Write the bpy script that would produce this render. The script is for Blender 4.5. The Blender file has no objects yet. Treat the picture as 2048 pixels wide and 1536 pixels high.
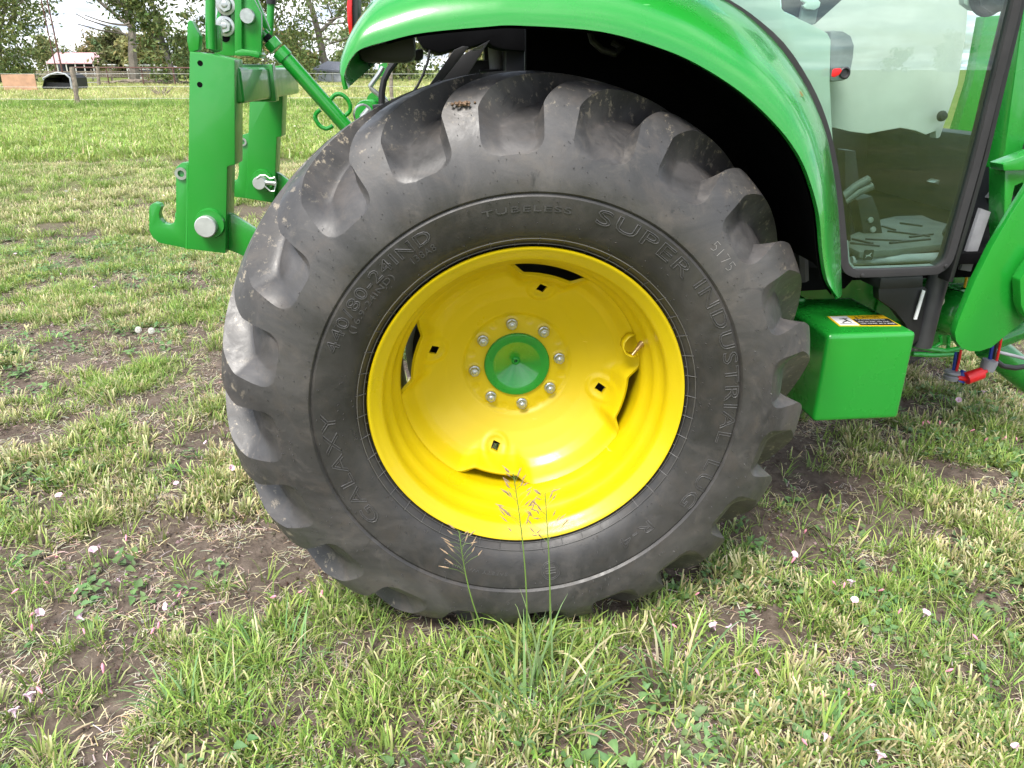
import bpy, bmesh, math, random
import numpy as np
from mathutils import Vector, Matrix
from math import radians, sin, cos, pi, atan2, hypot, tan

scene = bpy.context.scene
rng = random.Random(7)
nr = np.random.default_rng(11)
HUB = 0.615                       # height of the wheel centre above ground

# ------------------------------------------------------------------ camera
CAM = Vector((-0.1788, -1.43496, 0.65266 + HUB))
PITCH = math.atan(630 / 1508); YAW = 0.0993212
cam_data = bpy.data.cameras.new('camera')
cam_data.sensor_width = 36.0; cam_data.lens = 1508 / 2048 * 36.0
cam_data.clip_start = 0.02; cam_data.clip_end = 3000
cam = bpy.data.objects.new('camera', cam_data)
scene.collection.objects.link(cam)
cam.location = CAM
cam.rotation_euler = (pi / 2 - PITCH, 0, -YAW)
scene.camera = cam
FW = Vector((sin(YAW) * cos(PITCH), cos(YAW) * cos(PITCH), -sin(PITCH)))
RT = Vector((cos(YAW), -sin(YAW), 0)); UP = RT.cross(FW)
def at(px, py, y):                # pixel of the photograph at a given distance y
    d = FW * 1508 + RT * (px - 1024) + UP * (768 - py)
    return CAM + d * ((y - CAM.y) / d.y)
def gnd(px, py, z=0.0):
    d = FW * 1508 + RT * (px - 1024) + UP * (768 - py)
    return CAM + d * ((z - CAM.z) / d.z)

# ------------------------------------------------------------------ sky, sun, exposure
SUN_EL, SUN_AZ = radians(56), radians(208)     # azimuth clockwise from +y; the sun is behind the camera, to its left
world = bpy.data.worlds.new('World'); scene.world = world; world.use_nodes = True
wn = world.node_tree.nodes; wl = world.node_tree.links
wn.clear()
w_out = wn.new('ShaderNodeOutputWorld'); w_bg = wn.new('ShaderNodeBackground')
sky = wn.new('ShaderNodeTexSky'); sky.sky_type = 'NISHITA'; sky.sun_disc = False
sky.sun_elevation = SUN_EL; sky.sun_rotation = SUN_AZ
sky.air_density = 1.0; sky.dust_density = 2.0; sky.ozone_density = 1.0
tc = wn.new('ShaderNodeTexCoord')
sep = wn.new('ShaderNodeSeparateXYZ'); wl.new(tc.outputs['Generated'], sep.inputs[0])
zmax = wn.new('ShaderNodeMath'); zmax.operation = 'MAXIMUM'; zmax.inputs[1].default_value = 0.0; wl.new(sep.outputs['Z'], zmax.inputs[0])
zadd = wn.new('ShaderNodeMath'); zadd.operation = 'ADD'; zadd.inputs[1].default_value = 0.16; wl.new(zmax.outputs[0], zadd.inputs[0])
vdiv = wn.new('ShaderNodeVectorMath'); vdiv.operation = 'DIVIDE'
zc = wn.new('ShaderNodeCombineXYZ'); [wl.new(zadd.outputs[0], zc.inputs[i]) for i in range(3)]
wl.new(tc.outputs['Generated'], vdiv.inputs[0]); wl.new(zc.outputs[0], vdiv.inputs[1])
cn = wn.new('ShaderNodeTexNoise'); cn.inputs['Scale'].default_value = 1.5; cn.inputs['Detail'].default_value = 8; cn.inputs['Roughness'].default_value = 0.58
cn.inputs['Distortion'].default_value = 0.35
wl.new(vdiv.outputs[0], cn.inputs['Vector'])
cr = wn.new('ShaderNodeValToRGB'); cr.color_ramp.elements[0].position = 0.36; cr.color_ramp.elements[1].position = 0.56
wl.new(cn.outputs['Fac'], cr.inputs[0])
cn2 = wn.new('ShaderNodeTexNoise'); cn2.inputs['Scale'].default_value = 3.4; cn2.inputs['Detail'].default_value = 6; wl.new(vdiv.outputs[0], cn2.inputs['Vector'])
cr2 = wn.new('ShaderNodeValToRGB'); cr2.color_ramp.elements[0].position = 0.40; cr2.color_ramp.elements[1].position = 0.61
cr2.color_ramp.elements[0].color = (3.2, 3.6, 4.4, 1); cr2.color_ramp.elements[1].color = (8.3, 8.4, 8.6, 1)
wl.new(cn2.outputs['Fac'], cr2.inputs[0])
mix = wn.new('ShaderNodeMixRGB'); wl.new(cr.outputs[0], mix.inputs[0]); wl.new(sky.outputs[0], mix.inputs[1]); wl.new(cr2.outputs[0], mix.inputs[2])
wl.new(mix.outputs[0], w_bg.inputs[0]); w_bg.inputs[1].default_value = 0.12
wl.new(w_bg.outputs[0], w_out.inputs[0])
sd = bpy.data.lights.new('sun', 'SUN'); sd.energy = 2.3; sd.angle = radians(20); sd.color = (1.0, 0.965, 0.90)
sun = bpy.data.objects.new('sun', sd); scene.collection.objects.link(sun)
sdir = Vector((sin(SUN_AZ) * cos(SUN_EL), cos(SUN_AZ) * cos(SUN_EL), sin(SUN_EL)))
sun.rotation_euler = sdir.to_track_quat('Z', 'Y').to_euler(); sun.location = (0, 0, 30)
vs = scene.view_settings
vs.view_transform = 'Standard'; vs.look = 'None'; vs.exposure = 1.3; vs.gamma = 1.0; vs.use_curve_mapping = False
scene.render.engine = 'CYCLES'
scene.cycles.max_bounces = 8; scene.cycles.transparent_max_bounces = 16
scene.cycles.use_denoising = True
scene.cycles.use_adaptive_sampling = True; scene.cycles.adaptive_threshold = 0.02

# ------------------------------------------------------------------ material helpers
def lin(c):
    return tuple(((v / 255) / 12.92 if v / 255 <= 0.04045 else ((v / 255 + 0.055) / 1.055) ** 2.4) for v in c) + (1,)
def nodemat(name):
    m = bpy.data.materials.new(name); m.use_nodes = True
    nt = m.node_tree; b = nt.nodes['Principled BSDF']
    return m, nt, b
def noise(nt, scale, detail=4, rough=0.55, coord='Object', dist=0.0):
    t = nt.nodes.new('ShaderNodeTexCoord'); n = nt.nodes.new('ShaderNodeTexNoise')
    n.inputs['Scale'].default_value = scale; n.inputs['Detail'].default_value = detail; n.inputs['Roughness'].default_value = rough
    n.inputs['Distortion'].default_value = dist
    nt.links.new(t.outputs[coord], n.inputs['Vector'])
    return n.outputs['Fac']
def ramp(nt, fac, stops):
    r = nt.nodes.new('ShaderNodeValToRGB'); e = r.color_ramp.elements
    while len(e) < len(stops): e.new(0.5)
    for i, (p, c) in enumerate(stops):
        e[i].position = p; e[i].color = c if len(c) == 4 else tuple(c) + (1,)
    nt.links.new(fac, r.inputs[0]); return r.outputs[0]
def mixc(nt, fac, a, b, mode='MIX'):
    m = nt.nodes.new('ShaderNodeMixRGB'); m.blend_type = mode
    for i, v in enumerate((fac, a, b)):
        if hasattr(v, 'is_linked') or isinstance(v, bpy.types.NodeSocket): nt.links.new(v, m.inputs[i])
        else: m.inputs[i].default_value = v if i == 0 else (tuple(v) + (1,) if len(v) == 3 else v)
    return m.outputs[0]
def bump(nt, b, h, strength, dist):
    k = nt.nodes.new('ShaderNodeBump'); k.inputs['Strength'].default_value = strength; k.inputs['Distance'].default_value = dist
    nt.links.new(h, k.inputs['Height']); nt.links.new(k.outputs[0], b.inputs['Normal'])
def paint(name, col, rough=0.22, coat=0.6, dust=0.12, dustcol=(0.30, 0.27, 0.22), wav=0.02):
    m, nt, b = nodemat(name)
    f = ramp(nt, noise(nt, 6, 8, 0.7), [(0.45, (0, 0, 0)), (0.85, (1, 1, 1))])
    f2 = nt.nodes.new('ShaderNodeMath'); f2.operation = 'MULTIPLY'; f2.inputs[1].default_value = dust; nt.links.new(f, f2.inputs[0])
    c = mixc(nt, f2.outputs[0], col, dustcol)
    tcs = nt.nodes.new('ShaderNodeTexCoord'); mp = nt.nodes.new('ShaderNodeMapping'); mp.inputs['Scale'].default_value = (14, 9, 120); mp.inputs['Rotation'].default_value = (0.3, 0.5, 0.2)
    ns = nt.nodes.new('ShaderNodeTexNoise'); ns.inputs['Scale'].default_value = 1.0; ns.inputs['Detail'].default_value = 3; nt.links.new(tcs.outputs['Object'], mp.inputs[0]); nt.links.new(mp.outputs[0], ns.inputs['Vector'])
    sc_ = ramp(nt, ns.outputs['Fac'], [(0.735, (0, 0, 0)), (0.76, (0.55, 0.55, 0.55))])     # fine scratches
    c = mixc(nt, sc_, c, tuple(min(1, v * 1.2 + 0.12) for v in col))
    nt.links.new(c, b.inputs['Base Color'])
    r = ramp(nt, noise(nt, 9, 6), [(0.3, (rough * 0.75,) * 3), (0.75, (rough * 1.5,) * 3)])
    nt.links.new(r, b.inputs['Roughness'])
    b.inputs['Coat Weight'].default_value = coat; b.inputs['Coat Roughness'].default_value = 0.06
    bump(nt, b, noise(nt, 55, 3), 0.10, wav * 0.05)
    return m
def plain(name, col, rough=0.5, metal=0.0, var=0.25, scale=14, bmp=0.0):
    m, nt, b = nodemat(name)
    n = noise(nt, scale, 6)
    lo = tuple(v * (1 - var) for v in col[:3]); hi = tuple(min(1, v * (1 + var)) for v in col[:3])
    nt.links.new(ramp(nt, n, [(0.3, lo), (0.7, hi)]), b.inputs['Base Color'])
    b.inputs['Roughness'].default_value = rough; b.inputs['Metallic'].default_value = metal
    if bmp: bump(nt, b, noise(nt, scale * 5, 4), 0.4, bmp)
    return m

M = {}
M['green'] = paint('tractor_green', (0.011, 0.240, 0.023), rough=0.24, dust=0.02)
M['green_hitch'] = paint('hitch_green', (0.010, 0.228, 0.021), dust=0.05, rough=0.36, coat=0.35)
M['yellow'] = paint('wheel_yellow', (0.55, 0.414, 0.001), rough=0.36, coat=0.12, dust=0.012)
M['black'] = plain('black_plastic', (0.012, 0.012, 0.013), 0.5)
M['liner'] = plain('shade_black_liner', (0.004, 0.004, 0.0045), 0.95); M['liner'].node_tree.nodes['Principled BSDF'].inputs['Specular IOR Level'].default_value = 0.08  # near-black: the shade of the arch and hollows is put into the colour
M['trim'] = plain('rubber_trim', (0.022, 0.021, 0.022), 0.8)
M['zinc'] = plain('zinc_steel', (0.48, 0.50, 0.49), 0.34, 0.85, 0.2, 60)
M['steel'] = plain('bare_steel', (0.52, 0.53, 0.53), 0.40, 0.55, 0.12, 40)
M['brass'] = plain('brass', (0.55, 0.40, 0.24), 0.3, 0.9)
M['cream'] = plain('cab_cream', (0.60, 0.60, 0.565), 0.45, 0, 0.06)
M['mat'] = plain('floor_mat', (0.075, 0.08, 0.076), 0.6)
M['grey'] = plain('grey_panel', (0.24, 0.24, 0.26), 0.5)
M['dkgrey'] = plain('dark_grey', (0.03, 0.03, 0.033), 0.5)
M['red'] = plain('red_plastic', (0.60, 0.012, 0.015), 0.35, 0, 0.1)
M['redlens'] = plain('red_lens', (0.55, 0.01, 0.012), 0.12, 0, 0.1)
M['blue'] = plain('blue_plastic', (0.01, 0.035, 0.25), 0.4)
M['white'] = plain('white_label', (0.75, 0.75, 0.75), 0.4, 0, 0.05)
M['ylabel'] = plain('yellow_label', (0.80, 0.50, 0.01), 0.4, 0, 0.05)
M['klabel'] = plain('black_print', (0.012, 0.012, 0.012), 0.5)
M['wire'] = plain('yellow_wire', (0.7, 0.42, 0.01), 0.4)
M['mud'] = plain('dry_mud', (0.17, 0.11, 0.07), 0.95, 0, 0.4, 90, 0.004)
M['chalk'] = plain('chalk_marks', (0.22, 0.21, 0.20), 0.9)

def rubber():
    m, nt, b = nodemat('tyre_rubber')
    n1 = noise(nt, 2.6, 9, 0.66, dist=1.6); n2 = noise(nt, 17, 9, 0.72, dist=0.6); n3 = noise(nt, 90, 4, 0.6); n4 = noise(nt, 6.5, 8, 0.7, dist=2.2)
    base = ramp(nt, n1, [(0.30, (0.019, 0.0185, 0.018)), (0.44, (0.036, 0.0345, 0.0335)), (0.56, (0.056, 0.053, 0.051)), (0.70, (0.090, 0.084, 0.079))])
    brown = ramp(nt, n4, [(0.50, (0, 0, 0)), (0.72, (0.5, 0.5, 0.5))])
    c = mixc(nt, brown, base, (0.078, 0.064, 0.053))
    dark = ramp(nt, noise(nt, 9, 6, 0.65, dist=3.0), [(0.62, (0, 0, 0)), (0.72, (0.7, 0.7, 0.7))])
    c = mixc(nt, dark, c, (0.018, 0.018, 0.018))
    dustf = ramp(nt, n2, [(0.54, (0, 0, 0)), (0.80, (0.65, 0.65, 0.65))])
    c = mixc(nt, dustf, c, (0.105, 0.092, 0.078))
    # scuffed lug edges and dried soil on the tread, by distance from the axle
    t = nt.nodes.new('ShaderNodeTexCoord'); s = nt.nodes.new('ShaderNodeSeparateXYZ'); nt.links.new(t.outputs['Object'], s.inputs[0])
    cb = nt.nodes.new('ShaderNodeCombineXYZ'); nt.links.new(s.outputs['X'], cb.inputs[0]); nt.links.new(s.outputs['Z'], cb.inputs[2])
    ln = nt.nodes.new('ShaderNodeVectorMath'); ln.operation = 'LENGTH'; nt.links.new(cb.outputs[0], ln.inputs[0])
    rr = ramp(nt, ln.outputs['Value'], [(0.565, (0, 0, 0)), (0.63, (1, 1, 1))])
    sp = ramp(nt, noise(nt, 48, 6, 0.75), [(0.57, (0, 0, 0)), (0.64, (1, 1, 1))])
    mk = mixc(nt, 1.0, rr, sp, 'MULTIPLY')
    c = mixc(nt, mk, c, (0.24, 0.205, 0.15))
    # darker, cleaner ring between the bead and the lettering band
    ring = ramp(nt, ln.outputs['Value'], [(0.345, (0.62, 0.62, 0.62)), (0.40, (0.70, 0.69, 0.68)), (0.443, (0.74, 0.73, 0.72)), (0.45, (1.12, 1.10, 1.10)), (0.56, (1.25, 1.25, 1.28))])
    c = mixc(nt, 1.0, c, ring, 'MULTIPLY')
    nt.links.new(c, b.inputs['Base Color'])
    nt.links.new(ramp(nt, n2, [(0.3, (0.30,) * 3), (0.7, (0.62,) * 3)]), b.inputs['Roughness'])
    b.inputs['Specular IOR Level'].default_value = 0.55
    bump(nt, b, n2, 0.25, 0.003)
    return m
M['rubber'] = rubber()
M['rubber_text'] = plain('rubber_lettering', (0.058, 0.056, 0.055), 0.45, 0, 0.3, 60)

M['bead_line'] = plain('bead_mould_line', (0.075, 0.073, 0.071), 0.5)
def glass_mat(name, tint, ior=1.5):
    m = bpy.data.materials.new(name); m.use_nodes = True; nt = m.node_tree; nt.nodes.clear()
    o = nt.nodes.new('ShaderNodeOutputMaterial'); tr = nt.nodes.new('ShaderNodeBsdfTransparent'); gl = nt.nodes.new('ShaderNodeBsdfGlossy')
    fr = nt.nodes.new('ShaderNodeFresnel'); ge = nt.nodes.new('ShaderNodeNewGeometry'); mr = nt.nodes.new('ShaderNodeMapRange'); mr.inputs['To Min'].default_value = ior; mr.inputs['To Max'].default_value = 1 / ior; nt.links.new(ge.outputs['Backfacing'], mr.inputs['Value']); nt.links.new(mr.outputs[0], fr.inputs['IOR']); gl.inputs['Roughness'].default_value = 0.003
    tr.inputs['Color'].default_value = tint; mx = nt.nodes.new('ShaderNodeMixShader')
    nt.links.new(fr.outputs[0], mx.inputs[0]); nt.links.new(tr.outputs[0], mx.inputs[1]); nt.links.new(gl.outputs[0], mx.inputs[2])
    nt.links.new(mx.outputs[0], o.inputs[0]); return m
M['glass'] = glass_mat('door_glass', (0.82, 0.93, 0.885, 1), 1.70)

# ------------------------------------------------------------------ mesh helpers
COL = scene.collection
class MB:
    def __init__(self): self.v = []; self.f = []
    def add(self, vs, fs):
        o = len(self.v); self.v += [tuple(p) for p in vs]; self.f += [tuple(o + i for i in f) for f in fs]; return self
    def box(self, c, s, rot=None):
        c = Vector(c); vs = []
        for dx in (-1, 1):
            for dy in (-1, 1):
                for dz in (-1, 1):
                    p = Vector((dx * s[0] / 2, dy * s[1] / 2, dz * s[2] / 2))
                    if rot is not None: p = rot @ p
                    vs.append(c + p)
        return self.add(vs, [(0, 1, 3, 2), (4, 6, 7, 5), (0, 4, 5, 1), (2, 3, 7, 6), (0, 2, 6, 4), (1, 5, 7, 3)])
    def prism(self, pts, vec):
        pts = [Vector(p) for p in pts]; vec = Vector(vec); n = len(pts)
        vs = pts + [p + vec for p in pts]
        return self.add(vs, [tuple(range(n)), tuple(range(2 * n - 1, n - 1, -1))] + [(i, n + i, n + (i + 1) % n, (i + 1) % n) for i in range(n)])
    def tube(self, path, r, n=10, cap=True, closed=False, flat=1.0, upv=None):
        path = [Vector(p) for p in path]; m = len(path); rings = []
        rs = r if isinstance(r, (list, tuple)) else [r] * m
        prev = None
        for i, p in enumerate(path):
            a = path[(i - 1) % m] if (i > 0 or closed) else p; b = path[(i + 1) % m] if (i < m - 1 or closed) else p
            t = (b - a).normalized()
            if upv is not None: s = t.cross(Vector(upv)).normalized()
            elif prev is None:
                s = t.cross(Vector((0, 0, 1)))
                if s.length < 0.1: s = t.cross(Vector((1, 0, 0)))
                s.normalize()
            else:
                s = (prev - t * prev.dot(t)).normalized()
            prev = s; q = t.cross(s)
            rings.append([p + s * rs[i] * cos(2 * pi * k / n) + q * rs[i] * flat * sin(2 * pi * k / n) for k in range(n)])
        vs = [v for g in rings for v in g]; fs = []
        for i in range(m if closed else m - 1):
            j = (i + 1) % m
            for k in range(n): fs.append((i * n + k, i * n + (k + 1) % n, j * n + (k + 1) % n, j * n + k))
        if cap and not closed: fs += [tuple(range(n - 1, -1, -1)), tuple((m - 1) * n + k for k in range(n))]
        return self.add(vs, fs)
    def cyl(self, p0, p1, r0, r1=None, n=20): return self.tube([p0, p1], [r0, r0 if r1 is None else r1], n)
    def lathe(self, prof, org, axis=(0, 1, 0), n=48, close=False):
        org = Vector(org); ax = Vector(axis).normalized()
        s = ax.cross(Vector((0, 0, 1)))
        if s.length < 0.1: s = ax.cross(Vector((1, 0, 0)))
        s.normalize(); q = ax.cross(s); vs = []; m = len(prof)
        for k in range(n):
            d = s * cos(2 * pi * k / n) + q * sin(2 * pi * k / n)
            for r_, h in prof: vs.append(org + d * r_ + ax * h)
        fs = []
        for k in range(n):
            j = (k + 1) % n
            for i in range(m - 1): fs.append((k * m + i, k * m + i + 1, j * m + i + 1, j * m + i))
            if close: fs.append((k * m + m - 1, k * m, j * m, j * m + m - 1))
        return self.add(vs, fs)
    def mesh(self, name, bevel=0, segs=2, sharp=35, smooth=True, recalc=True):
        me = bpy.data.meshes.new(name); me.from_pydata(self.v, [], self.f); me.update()
        if recalc or bevel:
            bm = bmesh.new(); bm.from_mesh(me)
            if recalc: bmesh.ops.recalc_face_normals(bm, faces=bm.faces)
            if bevel:
                ed = [e for e in bm.edges if len(e.link_faces) == 2 and e.calc_face_angle(0) > radians(30)]
                bmesh.ops.bevel(bm, geom=ed, offset=bevel, segments=segs, profile=0.6, affect='EDGES', clamp_overlap=True)
            bm.to_mesh(me); bm.free()
        if smooth:
            me.polygons.foreach_set('use_smooth', [True] * len(me.polygons)); me.set_sharp_from_angle(angle=radians(sharp))
        return me
    def split(self, name, mat, parent=None, **k):   # every loose piece becomes an object of its own
        n = len(self.v); p = list(range(n))
        def find(i):
            while p[i] != i: p[i] = p[p[i]]; i = p[i]
            return i
        for f in self.f:
            for q in f[1:]: p[find(q)] = find(f[0])
        gr = {}
        for f in self.f: gr.setdefault(find(f[0]), []).append(f)
        for fs in gr.values():
            ids = sorted({i for f in fs for i in f}); m = {q: j for j, q in enumerate(ids)}; b = MB(); b.add([self.v[i] for i in ids], [tuple(m[i] for i in f) for f in fs]); o = b.build(name, mat, parent, **k)
        return o
    def build(self, name, mat, parent=None, **k):
        return link(name, self.mesh(name, **k), mat, parent)
def link(name, me, mat, parent=None):
    o = bpy.data.objects.new(name, me); COL.objects.link(o)
    if mat is not None and not me.materials: me.materials.append(M[mat] if isinstance(mat, str) else mat)
    if parent is not None:
        o.parent = parent; o.matrix_parent_inverse = Matrix.Translation(-Vector(parent.location))
    return o
def empty(name, loc=(0, 0, 0), parent=None):
    o = bpy.data.objects.new(name, None); COL.objects.link(o); o.location = loc; o.empty_display_size = 0.1
    if parent is not None:
        o.parent = parent; o.matrix_parent_inverse = Matrix.Translation(-Vector(parent.location))
    return o
def tag(o, label, cat, group=None, kind=None):
    o['label'] = label; o['category'] = cat
    if group: o['group'] = group
    if kind: o['kind'] = kind
    return o
def grid_mesh(name, V, wrap_u=False, wrap_v=False, smooth=True, sharp=40):
    nu, nv = V.shape[:2]
    I = np.arange(nu * nv).reshape(nu, nv)
    a = I if wrap_u else I[:-1]; b = np.roll(I, -1, 0) if wrap_u else I[1:]
    def cut(x): return x if wrap_v else x[:, :-1]
    def nxt(x): return np.roll(x, -1, 1) if wrap_v else x[:, 1:]
    F = np.stack([cut(a), cut(b), nxt(b), nxt(a)], -1).reshape(-1, 4)
    me = bpy.data.meshes.new(name)
    me.vertices.add(nu * nv); me.vertices.foreach_set('co', V.reshape(-1, 3).astype(np.float32).ravel())
    me.loops.add(F.size); me.loops.foreach_set('vertex_index', F.ravel().astype(np.int32))
    me.polygons.add(len(F)); me.polygons.foreach_set('loop_start', np.arange(0, F.size, 4, dtype=np.int32))
    me.update(calc_edges=True); me.validate()
    if smooth:
        me.polygons.foreach_set('use_smooth', [True] * len(me.polygons)); me.set_sharp_from_angle(angle=radians(sharp))
    return me
def sstep(a, b, x):
    t = np.clip((x - a) / (b - a), 0, 1); return t * t * (3 - 2 * t)

# value noise for scattering and relief
_perm = np.random.default_rng(5).random((256, 256))
def vnoise(x, y):
    xi = np.floor(x).astype(int); yi = np.floor(y).astype(int); fx = x - xi; fy = y - yi
    fx = fx * fx * (3 - 2 * fx); fy = fy * fy * (3 - 2 * fy)
    g = lambda i, j: _perm[i & 255, j & 255]
    return (g(xi, yi) * (1 - fx) + g(xi + 1, yi) * fx) * (1 - fy) + (g(xi, yi + 1) * (1 - fx) + g(xi + 1, yi + 1) * fx) * fy
def fbm(x, y, o=4):
    s = 0; a = 0.5; t = 0
    for i in range(o): s = s + a * vnoise(x * 2 ** i + 17.3 * i, y * 2 ** i + 9.1 * i); t += a; a *= 0.5
    return s / t

# ================================================================== GROUND
BARE = [  # px, py, radius px x, radius px y (patches of bare soil)
    (415, 735, 75, 30), (60, 880, 95, 45), (500, 1030, 80, 45), (430, 1235, 70, 34), (345, 1375, 60, 30), (720, 1395, 70, 42),
    (1640, 965, 150, 62), (1810, 1060, 140, 48), (1290, 1395, 50, 75), (2000, 1220, 90, 45), (1440, 1270, 70, 28), (70, 1490, 75, 45),
    (230, 1360, 55, 28), (620, 1330, 45, 25), (330, 800, 70, 22), (1980, 1000, 60, 25), (1560, 900, 70, 30), (860, 1290, 70, 25),
    (180, 480, 70, 10), (420, 380, 60, 8), (40, 385, 50, 8), (540, 425, 60, 14), (640, 1480, 60, 30), (1330, 1300, 60, 20), (1900, 1330, 60, 20),
    (150, 324, 150, 13), (330, 322, 130, 12), (520, 326, 80, 10), (210, 360, 60, 9), (30, 300, 60, 6), (1600, 1010, 60, 25)]
_b = []
for px, py, rx, ry in BARE:
    c = gnd(px, py); e = gnd(px + rx, py); n_ = gnd(px, py - ry); s_ = gnd(px, py + ry)
    _b.append((c.x, (n_.y + s_.y) / 2, abs(e.x - c.x), abs(n_.y - s_.y) / 2))
def bare(x, y):                   # 0 = turf, 1 = bare soil
    wx = (fbm(x * 5, y * 5, 3) - 0.5) * 0.22; wy = (fbm(x * 5 + 40, y * 5 + 40, 3) - 0.5) * 0.22
    b = np.zeros_like(x)
    for cx, cy, rx, ry in _b:
        sc = 1.0
        d = np.hypot((x + wx - cx) / rx, (y + wy * max(1, ry / rx) - cy) / ry)
        b = np.maximum(b, 1 - sstep(0.55, 1.15, d))
    lo_ = 0.45 + 0.4 * sstep(0.3, 0.6, x); b = b * (lo_ + (1 - lo_) * sstep(0.30, 0.52, fbm(x * 8 + 2, y * 8 + 5, 3)))
    n = fbm(x * 2.3 + 7, y * 2.3 + 3, 4)
    wm = sstep(0.6, 1.3, y) * (1 - sstep(6.0, 9.0, y)); n2_ = fbm(x * 3.4 + 50, y * 3.4 + 20, 4)
    b = np.maximum(b, np.maximum(sstep(0.575, 0.66, n) * 0.85 * (1 - sstep(3.0, 9.0, y)), sstep(0.54, 0.63, n2_) * 0.9 * wm))
    return b
def height(x, y):
    near = 1 - sstep(4, 14, np.hypot(x, y))
    h = (fbm(x * 1.1, y * 1.1, 3) - 0.5) * 0.05 + (fbm(x * 6, y * 6, 4) - 0.5) * 0.026 * near + (fbm(x * 28, y * 28, 3) - 0.5) * 0.013 * near
    wheel = np.exp(-(((x) / 0.35) ** 2 + ((y - 0.2) / 0.35) ** 2))
    return h * (1 - 0.6 * wheel) - 0.012 * bare(x, y) * near
def axis_steps(lo, hi, d0, far_lo, far_hi, g):
    a = list(np.arange(lo, hi + 1e-6, d0)); d = d0
    while a[-1] < far_hi: d *= g; a.append(a[-1] + d)
    d = d0; b = [lo]
    while b[-1] > far_lo: d *= g; b.append(b[-1] - d)
    return np.array(b[:0:-1] + a)
gx = axis_steps(-3.2, 2.4, 0.018, -900, 900, 1.09); gy = axis_steps(-1.5, 3.6, 0.018, -900, 1200, 1.09)
GX, GY = np.meshgrid(gx, gy, indexing='ij')
ground_me = grid_mesh('ground', np.stack([GX, GY, height(GX, GY)], -1), sharp=180)
def ground_mat():
    m, nt, b = nodemat('soil_and_turf')
    at_ = nt.nodes.new('ShaderNodeAttribute'); at_.attribute_name = 'turf'
    n1 = noise(nt, 3.5, 8, 0.6); n2 = noise(nt, 30, 8, 0.65); n3 = noise(nt, 150, 5, 0.7)
    soil = ramp(nt, n2, [(0.30, (0.062, 0.046, 0.037)), (0.5, (0.112, 0.087, 0.069)), (0.72, (0.170, 0.136, 0.110))])
    grit = ramp(nt, n3, [(0.60, (0, 0, 0)), (0.72, (0.5, 0.5, 0.5))])
    soil = mixc(nt, grit, soil, (0.24, 0.19, 0.14))
    turf = ramp(nt, n1, [(0.30, (0.075, 0.115, 0.022)), (0.55, (0.125, 0.165, 0.032)), (0.75, (0.19, 0.20, 0.055))])
    turf = mixc(nt, ramp(nt, noise(nt, 0.35, 6), [(0.45, (0, 0, 0)), (0.7, (0.6, 0.6, 0.6))]), turf, (0.21, 0.20, 0.075))
    nt.links.new(mixc(nt, at_.outputs['Fac'], soil, turf), b.inputs['Base Color'])
    b.inputs['Roughness'].default_value = 0.95; b.inputs['Specular IOR Level'].default_value = 0.15
    bump(nt, b, n2, 0.9, 0.012)
    return m
M['ground'] = ground_mat()
ground = link('ground', ground_me, 'ground'); ground['kind'] = 'structure'
tv = np.maximum(sstep(4.0, 14.0, np.hypot(GX, GY)) * (1 - bare(GX, GY) * 0.8), sstep(-0.9, -1.7, GY) * 0.9)
a_ = ground_me.attributes.new('turf', 'FLOAT', 'POINT'); a_.data.foreach_set('value', tv.ravel().astype(np.float32))

# ================================================================== TRACTOR
tractor = empty('tractor', (0.9, 0.95, 0))
tag(tractor, 'green compact tractor with big lugged rear wheel and glazed cab door', 'tractor')
wheel = empty('rear_wheel', (0, 0.19, HUB), tractor)

# ---- tyre
PROF = [(0.318, 0.040), (0.330, 0.022), (0.340, 0.004), (0.352, -0.010), (0.372, -0.024), (0.40, -0.034), (0.425, -0.039), (0.442, -0.041), (0.47, -0.041),
        (0.50, -0.036), (0.53, -0.027), (0.56, -0.014), (0.587, 0.002), (0.608, 0.018), (0.623, 0.034), (0.633, 0.052), (0.642, 0.09), (0.648, 0.14), (0.650, 0.19)]
def resample(P, n):
    P = np.array(P); # Catmull-Rom through the points, then even arc length
    out = []
    for i in range(len(P) - 1):
        p0 = P[max(i - 1, 0)]; p1 = P[i]; p2 = P[i + 1]; p3 = P[min(i + 2, len(P) - 1)]
        for t in np.linspace(0, 1, 12, endpoint=False):
            out.append(0.5 * ((2 * p1) + (-p0 + p2) * t + (2 * p0 - 5 * p1 + 4 * p2 - p3) * t * t + (-p0 + 3 * p1 - 3 * p2 + p3) * t ** 3))
    out.append(P[-1]); out = np.array(out)
    L = np.r_[0, np.cumsum(np.hypot(*np.diff(out, axis=0).T))]
    s = np.linspace(0, L[-1], n)
    return np.stack([np.interp(s, L, out[:, 0]), np.interp(s, L, out[:, 1])], -1), s
half, sl = resample(PROF, 110)
def side_y(R):                     # outer sidewall surface height at a radius
    k = half[:, 0].argmax(); return np.interp(R, half[:, 0], half[:, 1])
N_LUG = 20; PITCH_A = 2 * pi / N_LUG
LUG_PHASE = radians(-2.2)
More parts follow.
